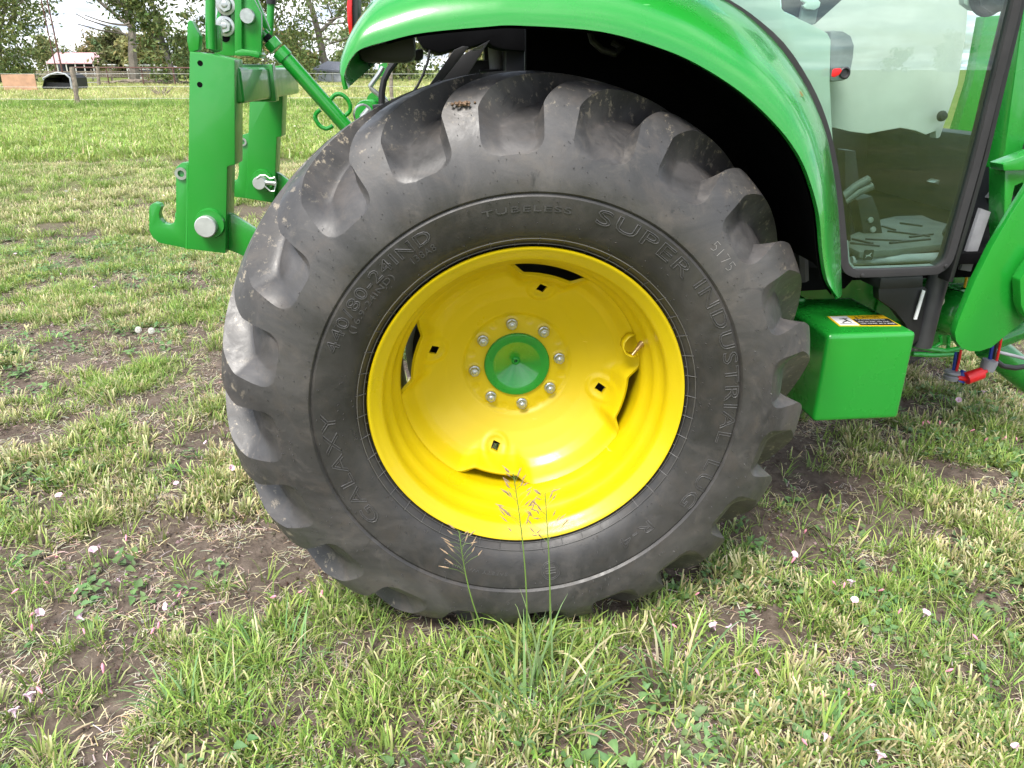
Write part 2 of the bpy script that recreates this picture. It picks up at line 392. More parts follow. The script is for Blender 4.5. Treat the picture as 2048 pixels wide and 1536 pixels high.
def tyre_half(outer):               # grid lines run exactly along the edges of the lugs, so the edges stay crisp
    s_end = np.interp(0.512, half[:, 0], sl); s_sh = np.interp(0.630, half[:, 0], sl); s_mid = sl[-1]
    S = sl.copy(); S[np.abs(S - s_end).argmin()] = s_end
    PR = np.interp(S, sl, half[:, 0]); PY = np.interp(S, sl, half[:, 1])
    tR, tY = np.gradient(PR, S), np.gradient(PY, S); n_ = np.hypot(tR, tY); nR, nY = tY / n_, -tR / n_
    flip = np.where(nR * 0.3 - nY < 0, -1, 1); nR, nY = nR * flip, nY * flip
    lw = sstep(s_end, s_sh, S); Wm = 0.124 - 0.012 * lw; t_ = S - s_end; rc = 0.034
    inset = np.where(t_ < rc, rc - np.sqrt(np.clip(rc * rc - (rc - np.clip(t_, 0, rc)) ** 2, 0, None)), 0)
    u0 = inset / 0.18; u1 = (Wm - inset) / 0.18
    a = np.linspace(0, 1, 38); a = 0.6 * a + 0.4 * (0.5 - 0.5 * np.cos(pi * a)); b = np.linspace(0, 1, 20)[1:-1]
    U = np.concatenate([u0[None] + (u1 - u0)[None] * a[:, None], u1[None] + (1 + u0 - u1)[None] * b[:, None]], 0)   # one pitch: pocket, then lug
    inp = np.concatenate([np.ones(len(a)), np.zeros(len(b))])[:, None]
    d0 = np.clip((U - u0[None]) * 0.18, 0, None); d1 = np.clip((u1[None] - U) * 0.18, 0, None)
    cap = lambda d, w, p: 1 - (1 - np.clip(d / w, 0, 1)) ** p
    mask = cap(d0, 0.015, 1.5) * cap(d1, 0.040, 1.5) * inp * (t_ > 0)[None] * (1 - sstep(s_mid - 0.008, s_mid - 0.001, S))[None]
    q = np.clip((S - s_end) / (s_mid - s_end), 0, 1); fq = [0, .12, .25, .40, .55, .75, 1]
    FR = np.interp(q, fq, [.512, .5335, .5530, .572, .587, .597, .601]); FY_ = np.interp(q, fq, [-.0325, -.0125, .0125, .046, .080, .130, .19])
    for _ in range(8): FR[1:-1] = (FR[:-2] + 2 * FR[1:-1] + FR[2:]) / 4; FY_[1:-1] = (FY_[:-2] + 2 * FY_[1:-1] + FY_[2:]) / 4
    FR = np.where(t_ < 0, PR, FR); FY_ = np.where(t_ < 0, PY, FY_)
    gr = np.exp(-((PR - 0.4425) / 0.0022) ** 2) * 0.0035 + sstep(0.445, 0.441, PR) * 0.002
    R = PR[None] + (FR - PR)[None] * mask - (gr * nR)[None]; Yy = PY[None] + (FY_ - PY)[None] * mask - (gr * nY)[None]
    skew = np.clip((S - (s_sh - 0.05)) / (s_mid - s_sh + 0.05), 0, 1) ** 1.35 * 0.30 / PR * 0.75
    TH = (np.arange(N_LUG)[:, None, None] + U[None] + (0 if outer else 0.5)) * PITCH_A + LUG_PHASE - skew[None, None]
    TH = TH.reshape(-1, len(S)); R = np.tile(R, (N_LUG, 1)); Yy = np.tile(Yy, (N_LUG, 1))
    X = R * np.cos(TH); Z = R * np.sin(TH)
    Z = np.where(Z < -0.50, -0.50 + (Z + 0.50) * 0.80, Z)       # flattened where it stands, bulging above
    Yy = Yy - np.clip((-Z - 0.30) / 0.3, 0, 1) * np.exp(-((R - 0.50) / 0.07) ** 2) * 0.010
    if not outer: Yy = 0.38 - Yy
    return np.stack([X, Yy - 0.19, Z], -1)
mo, mi = grid_mesh('tyre', tyre_half(True), wrap_u=True, sharp=16), grid_mesh('tyre_in', tyre_half(False), wrap_u=True, sharp=16)
bm = bmesh.new(); bm.from_mesh(mo); bm.from_mesh(mi); bm.to_mesh(mo); bm.free(); tyre_me = mo
tyre_me.polygons.foreach_set('use_smooth', [True] * len(tyre_me.polygons)); tyre_me.set_sharp_from_angle(angle=radians(16))
def wpart(name, me, mat):
    o = bpy.data.objects.new(name, me); COL.objects.link(o); o.parent = wheel
    if mat and not me.materials: me.materials.append(M[mat])
    return o
tyre = wpart('tyre', tyre_me, 'rubber')

def wp(th, R, lift=0.0):           # point on the outer sidewall, wheel coordinates
    z = R * sin(th); x = R * cos(th); y = float(side_y(R)) - lift
    if z < -0.50: z = -0.50 + (z + 0.50) * 0.80
    b = min(max((-z - 0.30) / 0.3, 0), 1) * math.exp(-((R - 0.50) / 0.07) ** 2) * 0.010
    if 0.340 < R < 0.443: y += 0.0018
    return (x, y - b - 0.19, z)
def arc_text(name, txt, a0, a1, Rm, h, outline=True, mat='rubber_text', lift=0.001, bev=0.0012, shear=0.0, italic=False, mirror=False, fill='NONE'):
    cu = bpy.data.curves.new('t', 'FONT'); cu.body = txt; cu.size = 1.0; cu.align_x = 'LEFT'; cu.resolution_u = 3; cu.shear = shear
    cu.space_character = 1.12
    if outline:
        cu.fill_mode = 'NONE'; cu.bevel_depth = 0.0; 
    else: cu.fill_mode = 'FRONT'
    ob = bpy.data.objects.new('t', cu); COL.objects.link(ob)
    dg = bpy.context.evaluated_depsgraph_get(); dg.update()
    me = ob.evaluated_get(dg).to_mesh()
    co = np.array([v.co[:] for v in me.vertices]); ed = [tuple(e.vertices) for e in me.edges]; pf = [tuple(p.vertices) for p in me.polygons]
    ob.evaluated_get(dg).to_mesh_clear(); bpy.data.objects.remove(ob); bpy.data.curves.remove(cu)
    x0, x1 = co[:, 0].min(), co[:, 0].max(); y0, y1 = co[:, 1].min(), co[:, 1].max()
    def mp(p, lf):
        t = (p[0] - x0) / (x1 - x0); th = a0 + (a1 - a0) * t; R = Rm + ((p[1] - y0) / (y1 - y0) - 0.5) * h
        return Vector(wp(th, R, lf))
    mb = MB()
    if outline:
        adj = {}
        for a, b in ed: adj.setdefault(a, []).append(b); adj.setdefault(b, []).append(a)
        seen = set()
        for s in adj:
            if s in seen: continue
            loop = [s]; seen.add(s); cur = s
            while True:
                nx = [q for q in adj[cur] if q not in seen]
                if not nx: break
                cur = nx[0]; seen.add(cur); loop.append(cur)
            if len(loop) < 3: continue
            pts = [mp(co[i], lift * 0.4) for i in loop]
            pts = [p for i, p in enumerate(pts) if (p - pts[i - 1]).length > 1e-5]
            mb.tube(pts, bev, n=5, closed=True, upv=(0, 1, 0))
    else:
        vs = [mp(c, lift) for c in co]; vb = [mp(c, -0.002) for c in co]; n = len(vs); fs = list(pf)
        cnt = {}
        for p in pf:
            for i in range(len(p)):
                e = (p[i], p[(i + 1) % len(p)]); cnt[e] = 1
        for (a, b) in list(cnt):
            if (b, a) not in cnt: fs.append((b, a, n + a, n + b))
        mb.add(vs + vb, fs)
    return wpart(name, mb.mesh(name, recalc=True, sharp=50), mat)
D = radians
arc_text('tyre_lettering', 'GALAXY', D(216), D(178), 0.411, 0.028)
arc_text('tyre_lettering', '440/80-24IND', D(159.5), D(117.5), 0.418, 0.024)
arc_text('tyre_lettering', '(16.9-24IND)', D(152.5), D(132), 0.394, 0.016, outline=False, lift=0.0016)
arc_text('tyre_lettering', '138A8', D(125.5), D(117.8), 0.392, 0.014, outline=False, lift=0.0016)
arc_text('tyre_lettering', 'TUBELESS', D(103.2), D(80), 0.415, 0.011, outline=False, lift=0.0014)
arc_text('tyre_lettering', 'SUPER', D(73), D(42.5), 0.417, 0.028)
arc_text('tyre_lettering', 'INDUSTRIAL', D(39), D(-12.5), 0.424, 0.028)
arc_text('tyre_lettering', 'LUG', D(-18.5), D(-35.5), 0.424, 0.028)
arc_text('tyre_lettering', 'R-4', D(-46.5), D(-58.5), 0.400, 0.022)
arc_text('tyre_lettering', 'SAFETY WARNING', D(-97), D(-118), 0.405, 0.007, outline=False, lift=0.0008)
mbl = MB()                         # round maker's emblem at the foot of the sidewall
for rr in (0.021, 0.0175):
    mbl.tube([Vector(wp(D(-83) + rr * cos(t) / 0.402, 0.402 + rr * sin(t), 0.0004)) for t in np.linspace(0, 2 * pi, 28, endpoint=False)], 0.0009, n=5, closed=True, upv=(0, 1, 0))
for dv in (-0.006, 0.0, 0.006): mbl.tube([Vector(wp(D(-83) + k / 0.402, 0.402 + dv, 0.0004)) for k in np.linspace(-0.011, 0.011, 6)], 0.0008, n=5, upv=(0, 1, 0))
wpart('emblem', mbl.mesh('emblem'), 'rubber_text')
mbl = MB()                         # mould rings and ticks by the bead
for R_, r_ in ((0.3545, 0.0010), (0.3425, 0.0009)):
    mbl.tube([Vector(wp(t, R_, 0.0022)) for t in np.linspace(0, 2 * pi, 160, endpoint=False)], r_, n=5, closed=True, upv=(0, 1, 0))
for k in range(46):
    t = k * 2 * pi / 46 + 0.02
    mbl.tube([Vector(wp(t, 0.3385, 0.0022)), Vector(wp(t, 0.3565, 0.0022))], 0.0009, n=4)
    if k % 2: mbl.tube([Vector(wp(t + 0.06, 0.3385, 0.0022)), Vector(wp(t + 0.06, 0.3425, 0.0022))], 0.0008, n=4)
wpart('bead_rings', mbl.mesh('bead_rings'), 'bead_line')
mbl = MB()                         # vent spews
for k in range(420):
    R_ = rng.choice([0.365, 0.385, 0.43, 0.452, 0.472, 0.492, 0.51]) + rng.uniform(-.005, .005); t = rng.uniform(0, 2 * pi)
    p = Vector(wp(t, R_, -0.001)); q = Vector(wp(t + rng.uniform(-.004, .004), R_ + rng.uniform(-.001, .003), rng.uniform(0.002, 0.0055)))
    mbl.tube([p, q], [0.0008, 0.0004], n=4)
for k in range(N_LUG):             # vents round each lug end
    for q_ in range(9):
        t = LUG_PHASE + (k + 0.62 + rng.uniform(-.02, .30)) * PITCH_A; R_ = rng.uniform(0.52, 0.60)
        p = Vector(wp(t, R_, -0.001)); mbl.tube([p, p + Vector((rng.uniform(-.001, .001), -0.004, 0.001))], [0.0008, 0.0004], n=4)
o_ = wpart('vent_spews', mbl.mesh('vent_spews'), 'rubber_text'); o_['kind'] = 'stuff'
def stroke(name, pts, r, mat):     # chalk numbers and a trodden straw on the sidewall
    mb = MB()
    for line in pts: mb.tube([Vector(wp(t, R_, 0.0006)) for t, R_ in line], r, n=5, flat=0.4, upv=(0, 1, 0))
    return wpart(name, mb.mesh(name), mat)
def chalk_digit(strokes, t0, R0, w, h):
    return [[(t0 - (x - 0.5) * w / R0, R0 + (y - 0.5) * h) for x, y in s] for s in strokes]
five = [[(0.9, 1), (0.2, 1), (0.15, 0.55), (0.5, 0.62), (0.85, 0.4), (0.7, 0.08), (0.2, 0.0)]]
one = [[(0.5, 1), (0.45, 0)]]; seven = [[(0.1, 1), (0.9, 1), (0.4, 0)]]
st = []
for g, t0 in ((five, 43.6), (one, 41.6), (seven, 39.6), (five, 37.4)):
    st += chalk_digit(g, D(t0), 0.489, 0.014, 0.019)
stroke('chalk_mark', st, 0.0007, 'chalk')

# ---- rim, disc, hub, bolts (wheel coordinates: y = 0 is the tyre's middle, -0.19 the outer flange)
Yf = -0.19
prof = [(0.3345, Yf + 0.010), (0.3360, Yf + 0.002), (0.3335, Yf - 0.003), (0.3295, Yf - 0.002), (0.3255, Yf + 0.003), (0.3185, Yf + 0.010), (0.3090, Yf + 0.018), (0.3045, Yf + 0.026),
        (0.3040, Yf + 0.040), (0.3025, Yf + 0.052), (0.2960, Yf + 0.064), (0.2905, Yf + 0.072), (0.2885, Yf + 0.082), (0.2870, Yf + 0.096), (0.2800, Yf + 0.110), (0.2740, Yf + 0.120),
        (0.2725, Yf + 0.135), (0.2725, Yf + 0.30), (0.2800, Yf + 0.315), (0.3020, Yf + 0.335), (0.3040, Yf + 0.36), (0.335, Yf + 0.382), (0.330, Yf + 0.376), (0.309, Yf + 0.352), (0.306, Yf + 0.33),
        (0.279, Yf + 0.300), (0.279, Yf + 0.135), (0.296, Yf + 0.080), (0.309, Yf + 0.045), (0.311, Yf + 0.030), (0.330, Yf + 0.012)]
wpart('rim', MB().lathe(prof, (0, 0, 0), n=160, close=True).mesh('rim', sharp=50), 'yellow')
SQ = [radians(a) for a in (163.5, 75.4, -15.1, -106.0)]
def make_disc():
    nth, nrr = 288, 64
    th = np.linspace(0, 2 * pi, nth, endpoint=False)[:, None]
    dw = np.full_like(th, 9.0)
    for a in SQ: dw = np.minimum(dw, np.abs((th - a - 0.03 + pi) % (2 * pi) - pi))
    win = 1 - sstep(radians(11.5), radians(20.5), dw)
    Re = 0.2722 - 0.028 * win
    v = np.linspace(0, 1, nrr)[None, :] ** 0.9
    R = 0.060 + (Re - 0.060) * v
    # dish profile (distance from the flange plane)
    cr_ = np.array([0.06, 0.123, 0.127, 0.131, 0.140, 0.17, 0.205, 0.230, 0.246, 0.256, 0.264, 0.2722]); cy_ = np.array([0.2435, 0.2435, 0.2400, 0.2365, 0.2335, 0.222, 0.2045, 0.190, 0.175, 0.160, 0.147, 0.137])
    Rn = R + (0.2722 - Re) * sstep(0.72, 1.0, v) * 0.92
    Yd = np.interp(Rn, cr_, cy_)
    X = R * np.cos(th); Z = R * np.sin(th)
    for a in SQ:
        cx, cz = 0.204 * cos(a), 0.204 * sin(a); d = np.hypot(X - cx, Z - cz)
        Yd = Yd - 0.0045 * sstep(0.036, 0.027, d) + 0.0025 * sstep(0.024, 0.018, d)
    for k in range(8):             # pressed pads round the bolts
        a = 1.690 + k * pi / 4; d = np.hypot(X - 0.1027 * cos(a), Z - 0.1027 * sin(a)); Yd = Yd - 0.002 * sstep(0.019, 0.014, d)
        a2 = a + pi / 8; d = np.hypot((X - 0.113 * cos(a2)), (Z - 0.113 * sin(a2))); Yd = Yd + 0.0015 * sstep(0.012, 0.006, d)
    me = grid_mesh('disc', np.stack([X, Yf + Yd, Z], -1), wrap_u=True)
    bm = bmesh.new(); bm.from_mesh(me)
    bmesh.ops.reverse_faces(bm, faces=bm.faces)
    g = bmesh.ops.solidify(bm, geom=bm.faces[:], thickness=0.007); bmesh.ops.recalc_face_normals(bm, faces=bm.faces); bm.to_mesh(me); bm.free()
    ob = bpy.data.objects.new('tmp', me); COL.objects.link(ob); cut = MB()
    for a in SQ:
        rot = Matrix.Rotation(-a + radians(12), 3, 'Y')
        cut.box((0.204 * cos(a), 0.0, 0.204 * sin(a)), (0.0185, 0.3, 0.0185), rot)
    co = bpy.data.objects.new('cut', cut.mesh('cut', smooth=False)); COL.objects.link(co)
    md = ob.modifiers.new('b', 'BOOLEAN'); md.object = co; md.operation = 'DIFFERENCE'; md.solver = 'EXACT'
    dg = bpy.context.evaluated_depsgraph_get(); me2 = bpy.data.meshes.new_from_object(ob.evaluated_get(dg))
    bpy.data.objects.remove(ob); bpy.data.objects.remove(co)
    me2.polygons.foreach_set('use_smooth', [True] * len(me2.polygons)); me2.set_sharp_from_angle(angle=radians(38)); me2.name = 'disc'
    return me2
wpart('disc', make_disc(), 'yellow')
wpart('hub_cap', MB().lathe([(0.0, 0.085), (0.079, 0.085), (0.0785, 0.0480), (0.0765, 0.0455), (0.074, 0.0450), (0.058, 0.0450), (0.0565, 0.0458), (0.010, 0.072), (0.0085, 0.0700), (0.0055, 0.0695), (0.0035, 0.072), (0.0035, 0.082), (0.0, 0.082)], (0, 0, 0), n=72).mesh('hub_cap', sharp=30), 'green')
nut = MB(); hexp = lambda r, y: [(r * cos(k * pi / 3), y, r * sin(k * pi / 3)) for k in range(6)]
nut.prism(hexp(0.0098, -0.0125), (0, 0.012, 0)); nut.lathe([(0, 0.0), (0.0118, 0.0), (0.0118, -0.0028), (0.0095, -0.0045), (0, -0.0045)], (0, 0, 0), n=24)
nut.lathe([(0.0, -0.0145), (0.0042, -0.0145), (0.0055, -0.0125), (0.0072, -0.0125), (0.0085, -0.0115)], (0, 0, 0), n=20)
nut_me = nut.mesh('bolt', bevel=0.0008, segs=1); nut_me.materials.append(M['zinc'])
for k in range(8):
    a = 1.690 + k * pi / 4; o = wpart('bolt', nut_me, None); o.location = (0.1027 * cos(a), Yf + 0.241, 0.1027 * sin(a)); o.rotation_euler = (0, rng.uniform(0, 1), 0); o.scale = (1.18,) * 3
va = radians(17.5); vd = Vector((cos(va), 0, sin(va))); vt = Vector((-sin(va), 0, cos(va)))
v0 = vd * 0.282 + vt * 0.006 + Vector((0, Yf + 0.112, 0)); v1 = vd * 0.250 - vt * 0.008 + Vector((0, Yf + 0.096, 0))
wpart('valve_stem', MB().tube([v0, v0.lerp(v1, .25), v0.lerp(v1, .26), v0.lerp(v1, .62), v0.lerp(v1, .63), v1], [0.0075, 0.0075, 0.005, 0.005, 0.0038, 0.0036], n=16).mesh('valve_stem'), 'brass')
mbv = MB(); pts = []                # folded guard round the valve
for u_, w_ in ((-0.026, 0.266), (-0.022, 0.252), (-0.012, 0.243), (0.002, 0.241), (0.014, 0.246), (0.022, 0.258), (0.024, 0.272)):
    pts.append(vt * u_ + vd * w_)
mbv.add([p + Vector((0, Yf + 0.122, 0)) for p in pts] + [p * 1.0 + Vector((0, Yf + 0.150, 0)) for p in pts], [(i, i + 1, len(pts) + i + 1, len(pts) + i) for i in range(len(pts) - 1)])
me_ = mbv.mesh('valve_guard'); bm = bmesh.new(); bm.from_mesh(me_); bmesh.ops.solidify(bm, geom=bm.faces[:], thickness=0.003); bm.to_mesh(me_); bm.free()
wpart('valve_guard', me_, 'yellow')
# axle housing behind the wheel, coloured black for shade in the disc windows
ax = MB(); ax.lathe([(0.0, 0.10), (0.11, 0.10), (0.12, 0.13), (0.25, 0.12), (0.268, 0.16), (0.268, 0.26), (0.10, 0.28), (0.10, 0.76)], (0, 0.19, HUB), n=40)
ax.build('axle_housing', 'black', tractor)
ax = MB(); ax.box((0.10, 0.95, 0.72), (0.55, 0.46, 0.62)); ax.box((0.9, 0.95, 0.58), (1.2, 0.40, 0.32))
ax.build('transmission_housing', 'green', tractor, bevel=0.03)

# ---- mudguard
def crom(P, k):
    P = [np.array(p, float) for p in P]; out = []
    for i in range(len(P) - 1):
        p0 = P[max(i - 1, 0)]; p1 = P[i]; p2 = P[i + 1]; p3 = P[min(i + 2, len(P) - 1)]
        for t in np.linspace(0, 1, k, endpoint=False):
            out.append(0.5 * ((2 * p1) + (-p0 + p2) * t + (2 * p0 - 5 * p1 + 4 * p2 - p3) * t * t + (-p0 + 3 * p1 - 3 * p2 + p3) * t ** 3))
    out.append(P[-1]); return np.array(out)
LIP = [(692, 178), (688, 155), (692, 137), (702, 117), (722, 98), (771, 83), (844, 66), (966, 54), (1040, 51), (1201, 63), (1323, 97), (1403, 133), (1484, 186), (1545, 242), (1585, 291), (1613, 343), (1637, 424), (1645, 505), (1655, 561), (1676, 596)]
MIDC = [(703, 166), (690, 122), (698, 76), (722, 30), (760, -10), (810, -35), (880, -55), (985, -65), (1060, -65), (1220, -48), (1345, -8), (1438, 36), (1524, 98), (1585, 166), (1624, 234), (1646, 300), (1664, 402), (1669, 500), (1674, 560), (1681, 594)]
TOPC = [(749, 127), (740, 100), (745, 40), (775, -20), (830, -60), (880, -90), (940, -105), (1040, -110), (1110, -105), (1270, -75), (1385, -28), (1474, 16), (1551, 84), (1604, 158), (1640, 232), (1660, 300), (1675, 402), (1681, 500), (1683, 558), (1684, 590)]
YM = [0.06] * 14 + [0.06, 0.055, 0.05, 0.04, 0.02, 0.0]; YT = [0.27] * 14 + [0.26, 0.24, 0.20, 0.15, 0.10, 0.03]
A_ = crom([at(*p, -0.03)[:] for p in LIP], 6); B_ = crom([at(*p, y)[:] for p, y in zip(MIDC, YM)], 6); C_ = crom([at(*p, y)[:] for p, y in zip(TOPC, YT)], 6)
v = np.linspace(0, 1, 15)[None, :, None]
# quadratic through lip, shoulder and top with the shoulder at v = 0.55
k = 0.55; L0 = (v - k) * (v - 1) / (k * 1.0); L1 = v * (v - 1) / (k * (k - 1)); L2 = v * (v - k) / (1 - k)
F_ = A_[:, None, :] * L0 + B_[:, None, :] * L1 + C_[:, None, :] * L2
lipin = A_[:, None, :] + np.array([0, 0.016, 0])[None, None, :]
FEN = np.concatenate([lipin, F_], 1)
fme = grid_mesh('mudguard', FEN, sharp=50)
bm = bmesh.new(); bm.from_mesh(fme); bmesh.ops.solidify(bm, geom=bm.faces[:], thickness=0.006); bmesh.ops.recalc_face_normals(bm, faces=bm.faces); bm.to_mesh(fme); bm.free()
fme.polygons.foreach_set('use_smooth', [True] * len(fme.polygons)); fme.set_sharp_from_angle(angle=radians(50))
mudguard = link('mudguard', fme, 'green', tractor)
# black liner under it and the inner wall of the arch
hubc = np.array([0, 0, HUB]); n0 = 30
la = A_[n0:] + np.array([0, 0.02, 0]); ra = la - hubc; ra[:, 1] = 0; ra /= np.linalg.norm(ra, axis=1)[:, None]
rows = [la - ra * 0.004, la + ra * 0.03 + np.array([0, 0.06, 0]), la + ra * 0.055 + np.array([0, 0.2, 0]), la + ra * 0.06 + np.array([0, 0.5, 0])]
link('arch_liner', grid_mesh('arch_liner', np.stack(rows, 1)), 'liner', mudguard)
def pp(pts, y, depth): return MB().prism([at(px, py, y) for px, py in pts], (0, depth, 0))
pp([(1052, 10), (1250, 0), (1400, 20), (1520, 80), (1640, 260), (1700, 420), (1706, 560), (1690, 578), (1585, 584), (1560, 660), (1052, 660)], 0.46, 0.03).build('arch_wall', 'liner', tractor, bevel=0.004)
mb = MB(); mb.tube([at(1180, 62, 0.30), at(1185, 82, 0.29), at(1205, 100, 0.28), at(1230, 108, 0.28), at(1243, 96, 0.29), at(1225, 84, 0.30)], 0.007, n=8)
mb.tube([at(1545, 250, 0.3), at(1580, 340, 0.3), at(1600, 430, 0.32), at(1605, 560, 0.34)], 0.016, n=8)
mb.split('wiring_hose', 'dkgrey', tractor)
# lamp box, brackets, hoses and lever behind the arch
pp([(716, 100), (828, 66), (829, 112), (822, 122), (810, 125), (730, 125), (722, 118)], 0.14, 0.16).build('lamp_housing', 'black', tractor, bevel=0.008)
pp([(828, 100), (846, 96), (846, 116), (838, 122), (828, 122)], 0.34, 0.1).build('lamp_housing', 'black', tractor, bevel=0.006)
tl = pp([(700, -30), (714, -40), (717, 0), (716, 40), (707, 62), (703, 60)], 0.20, 0.07).build('tail_lamp', 'dkgrey', tractor, bevel=0.004)
pp([(698, -30), (705, -34), (704, 20), (705, 66), (699, 74), (694, 40), (693, 10)], 0.19, 0.06).build('lens', 'redlens', tl, bevel=0.004)
mb = MB()
for poly, y in (([(846, 188), (908, 100), (926, 92), (938, 94), (866, 186)], 0.55), ([(862, 178), (925, 110), (980, 80), (935, 150), (925, 168), (880, 180)], 0.62), ([(790, 212), (830, 188), (880, 160), (900, 170), (850, 196), (806, 214)], 0.50), ([(744, 210), (805, 204), (812, 196), (814, 202), (808, 218), (746, 222)], 0.52)):
    mb.prism([at(px, py, y) for px, py in poly], (0, 0.02, 0))
mb.split('cab_mount_bracket', 'black', tractor, bevel=0.002)
MB().tube([at(px, py, 0.62) for px, py in ((792, 122), (778, 140), (768, 160), (764, 182), (763, 212))], 0.0085, n=10).build('hydraulic_hose', 'black', tractor)
MB().tube([at(px, py, 0.58) for px, py in ((860, 100), (855, 125), (846, 150), (835, 172), (822, 190))], 0.003, n=8).build('cable', 'black', tractor)
MB().tube([at(px, py, 0.75) for px, py in ((766, 134), (758, 148), (740, 173), (742, 177), (776, 206))], 0.0065, n=10).build('bent_lever', 'zinc', tractor)
mb = MB(); c = at(733, 228, 0.74); mb.lathe([(0, 0), (0.034, 0), (0.036, 0.006), (0.030, 0.012), (0.030, 0.03), (0.036, 0.036), (0.036, 0.042), (0, 0.042)], c, (0.25, 1, 0), n=32)
c = at(752, 206, 0.80); mb.lathe([(0, 0), (0.028, 0), (0.030, 0.006), (0.026, 0.03), (0, 0.03)], c, (0.25, 1, 0), n=32); mb.split('stabiliser_end', 'green', tractor)
mb = MB(); c = at(726, 230, 0.72); mb.tube([c + Vector((0.024 * cos(t), 0.004 * sin(2 * t), 0.026 * sin(t))) for t in np.linspace(0.5, 5.4, 16)], 0.003, n=6); mb.cyl(at(724, 236, 0.72), at(738, 219, 0.72), 0.009); mb.build('linch_pin', 'zinc', tractor)
mb = MB(); mb.cyl(at(994, 150, 0.8), at(990, 88, 0.8), 0.020, 0.020); mb.cyl(at(1002, 160, 0.8), at(1003, 96, 0.8), 0.012); mb.split('filter_canister', 'grey', tractor)
pp([(1012, 80), (1050, 70), (1050, 170), (1010, 165)], 0.7, 0.1).build('cab_post', 'dkgrey', tractor, bevel=0.006)
mb = MB(); mb.box(at(958, 140, 0.85), (0.07, 0.08, 0.05)); mb.box(at(975, 120, 0.85), (0.02, 0.05, 0.07)); mb.box(at(980, 142, .8), (0.06, 0.05, 0.008)); mb.build('lever_base', 'black', tractor, bevel=0.004)
pp([(948, 96), (970, 90), (964, 98), (944, 102)], 0.25, 0.02).build('underseal_tab', 'grey', tractor)
pp([(758, 130), (775, 122), (772, 150), (753, 155)], 1.62, 0.05).build('far_mudguard', 'green', tractor)

pp([(826, 62), (1058, 40), (1058, 104), (1008, 100), (986, 94), (975, 84), (940, 96), (905, 100), (880, 108), (846, 96)], 0.66, 0.4).build('gap_shade_block', 'liner', tractor, bevel=0.01)  # black block added to shut out bright sky and darken the gap

# ---- cab: door pane, frame, trim
YD = 0.285
EDGE = [(1300, -90), (1380, -42), (1440, 0), (1496, 36), (1561, 93), (1613, 170), (1645, 242), (1666, 323), (1678, 404), (1686, 484), (1689, 522), (1694, 538), (1706, 546), (1730, 548), (1860, 543), (1880, 539), (1895, 527), (1904, 508), (1920, 452), (1960, 310), (2000, 150), (2037, 0), (2062, -120), (2075, -260)]
door = pp(EDGE + [(1300, -260)], YD, 0.005).build('door', 'glass', tractor, smooth=False)
door['label'] = 'tinted glass cab door with black rubber edge'
def strip(path, w0, w1, y, d):     # a flat moulding that follows a line of pixels; w in metres to either side
    P = [at(px, py, y) for px, py in path]; n = len(P); a = []; b = []
    for i, p in enumerate(P):
        t = (P[min(i + 1, n - 1)] - P[max(i - 1, 0)]).normalized(); s = Vector((t.z, 0, -t.x)); a.append(p + s * w0); b.append(p + s * w1)
    vs = a + b + [q + Vector((0, d, 0)) for q in a] + [q + Vector((0, d, 0)) for q in b]; f = []
    for i in range(n - 1):
        f += [(i, i + 1, n + i + 1, n + i), (2 * n + i, 3 * n + i, 3 * n + i + 1, 2 * n + i + 1), (i, 2 * n + i, 2 * n + i + 1, i + 1), (n + i, n + i + 1, 3 * n + i + 1, 3 * n + i)]
    f += [(0, n, 3 * n, 2 * n), (n - 1, 3 * n - 1, 4 * n - 1, 2 * n - 1)]
    return MB().add(vs, f)
fine = [tuple(p) for p in crom(EDGE, 3)]
strip(fine, -0.010, 0.009, YD - 0.010, 0.035).build('rubber_edge', 'trim', door, bevel=0.003)
i1 = [tuple(p) for p in crom([(p[0] + dx, p[1] + dy) for p, (dx, dy) in zip(EDGE[9:20], [(9, -2), (9, -3), (9, -9), (5, -10), (0, -10), (0, -10), (-5, -10), (-9, -7), (-11, -3), (-12, -2), (-12, -2)])], 3)]
strip(i1, -0.002, 0.003, YD + 0.006, 0.02).build('inner_seal', 'grey', door)
strip([(2072, -120), (2050, 0), (2014, 150), (1976, 310), (1936, 452), (1903, 565)], -0.004, 0.008, YD + 0.03, 0.06).build('door_pillar', 'black', tractor, bevel=0.003)
for q in ((1725, 551), (1892, 532)):
    MB().lathe([(0, -0.003), (0.004, -0.002), (0.005, 0)], at(*q, YD - 0.012), n=12).build('rivet', 'trim', door)
# lock with a red key, knob
MB().lathe([(0.009, 0.0), (0.0125, -0.002), (0.013, -0.006), (0.010, -0.008), (0.007, -0.003), (0.0, -0.003)], at(1687, 146, YD), n=32).build('lock', 'dkgrey', door)
kp = at(1674, 145, YD - 0.02)
MB().prism([kp + Vector((x, 0, z)) for x, z in ((-0.012, 0.005), (-0.008, 0.008), (0.006, 0.009), (0.011, 0.004), (0.006, -0.005), (-0.005, -0.010), (-0.012, -0.008))], (0.004, 0.008, 0)).build('key', 'red', door, bevel=0.002)
MB().lathe([(0, -0.014), (0.010, -0.012), (0.014, -0.004), (0.014, 0.0)], at(1883, 232, 0.58), n=20).build('trim_knob', 'dkgrey', tractor)
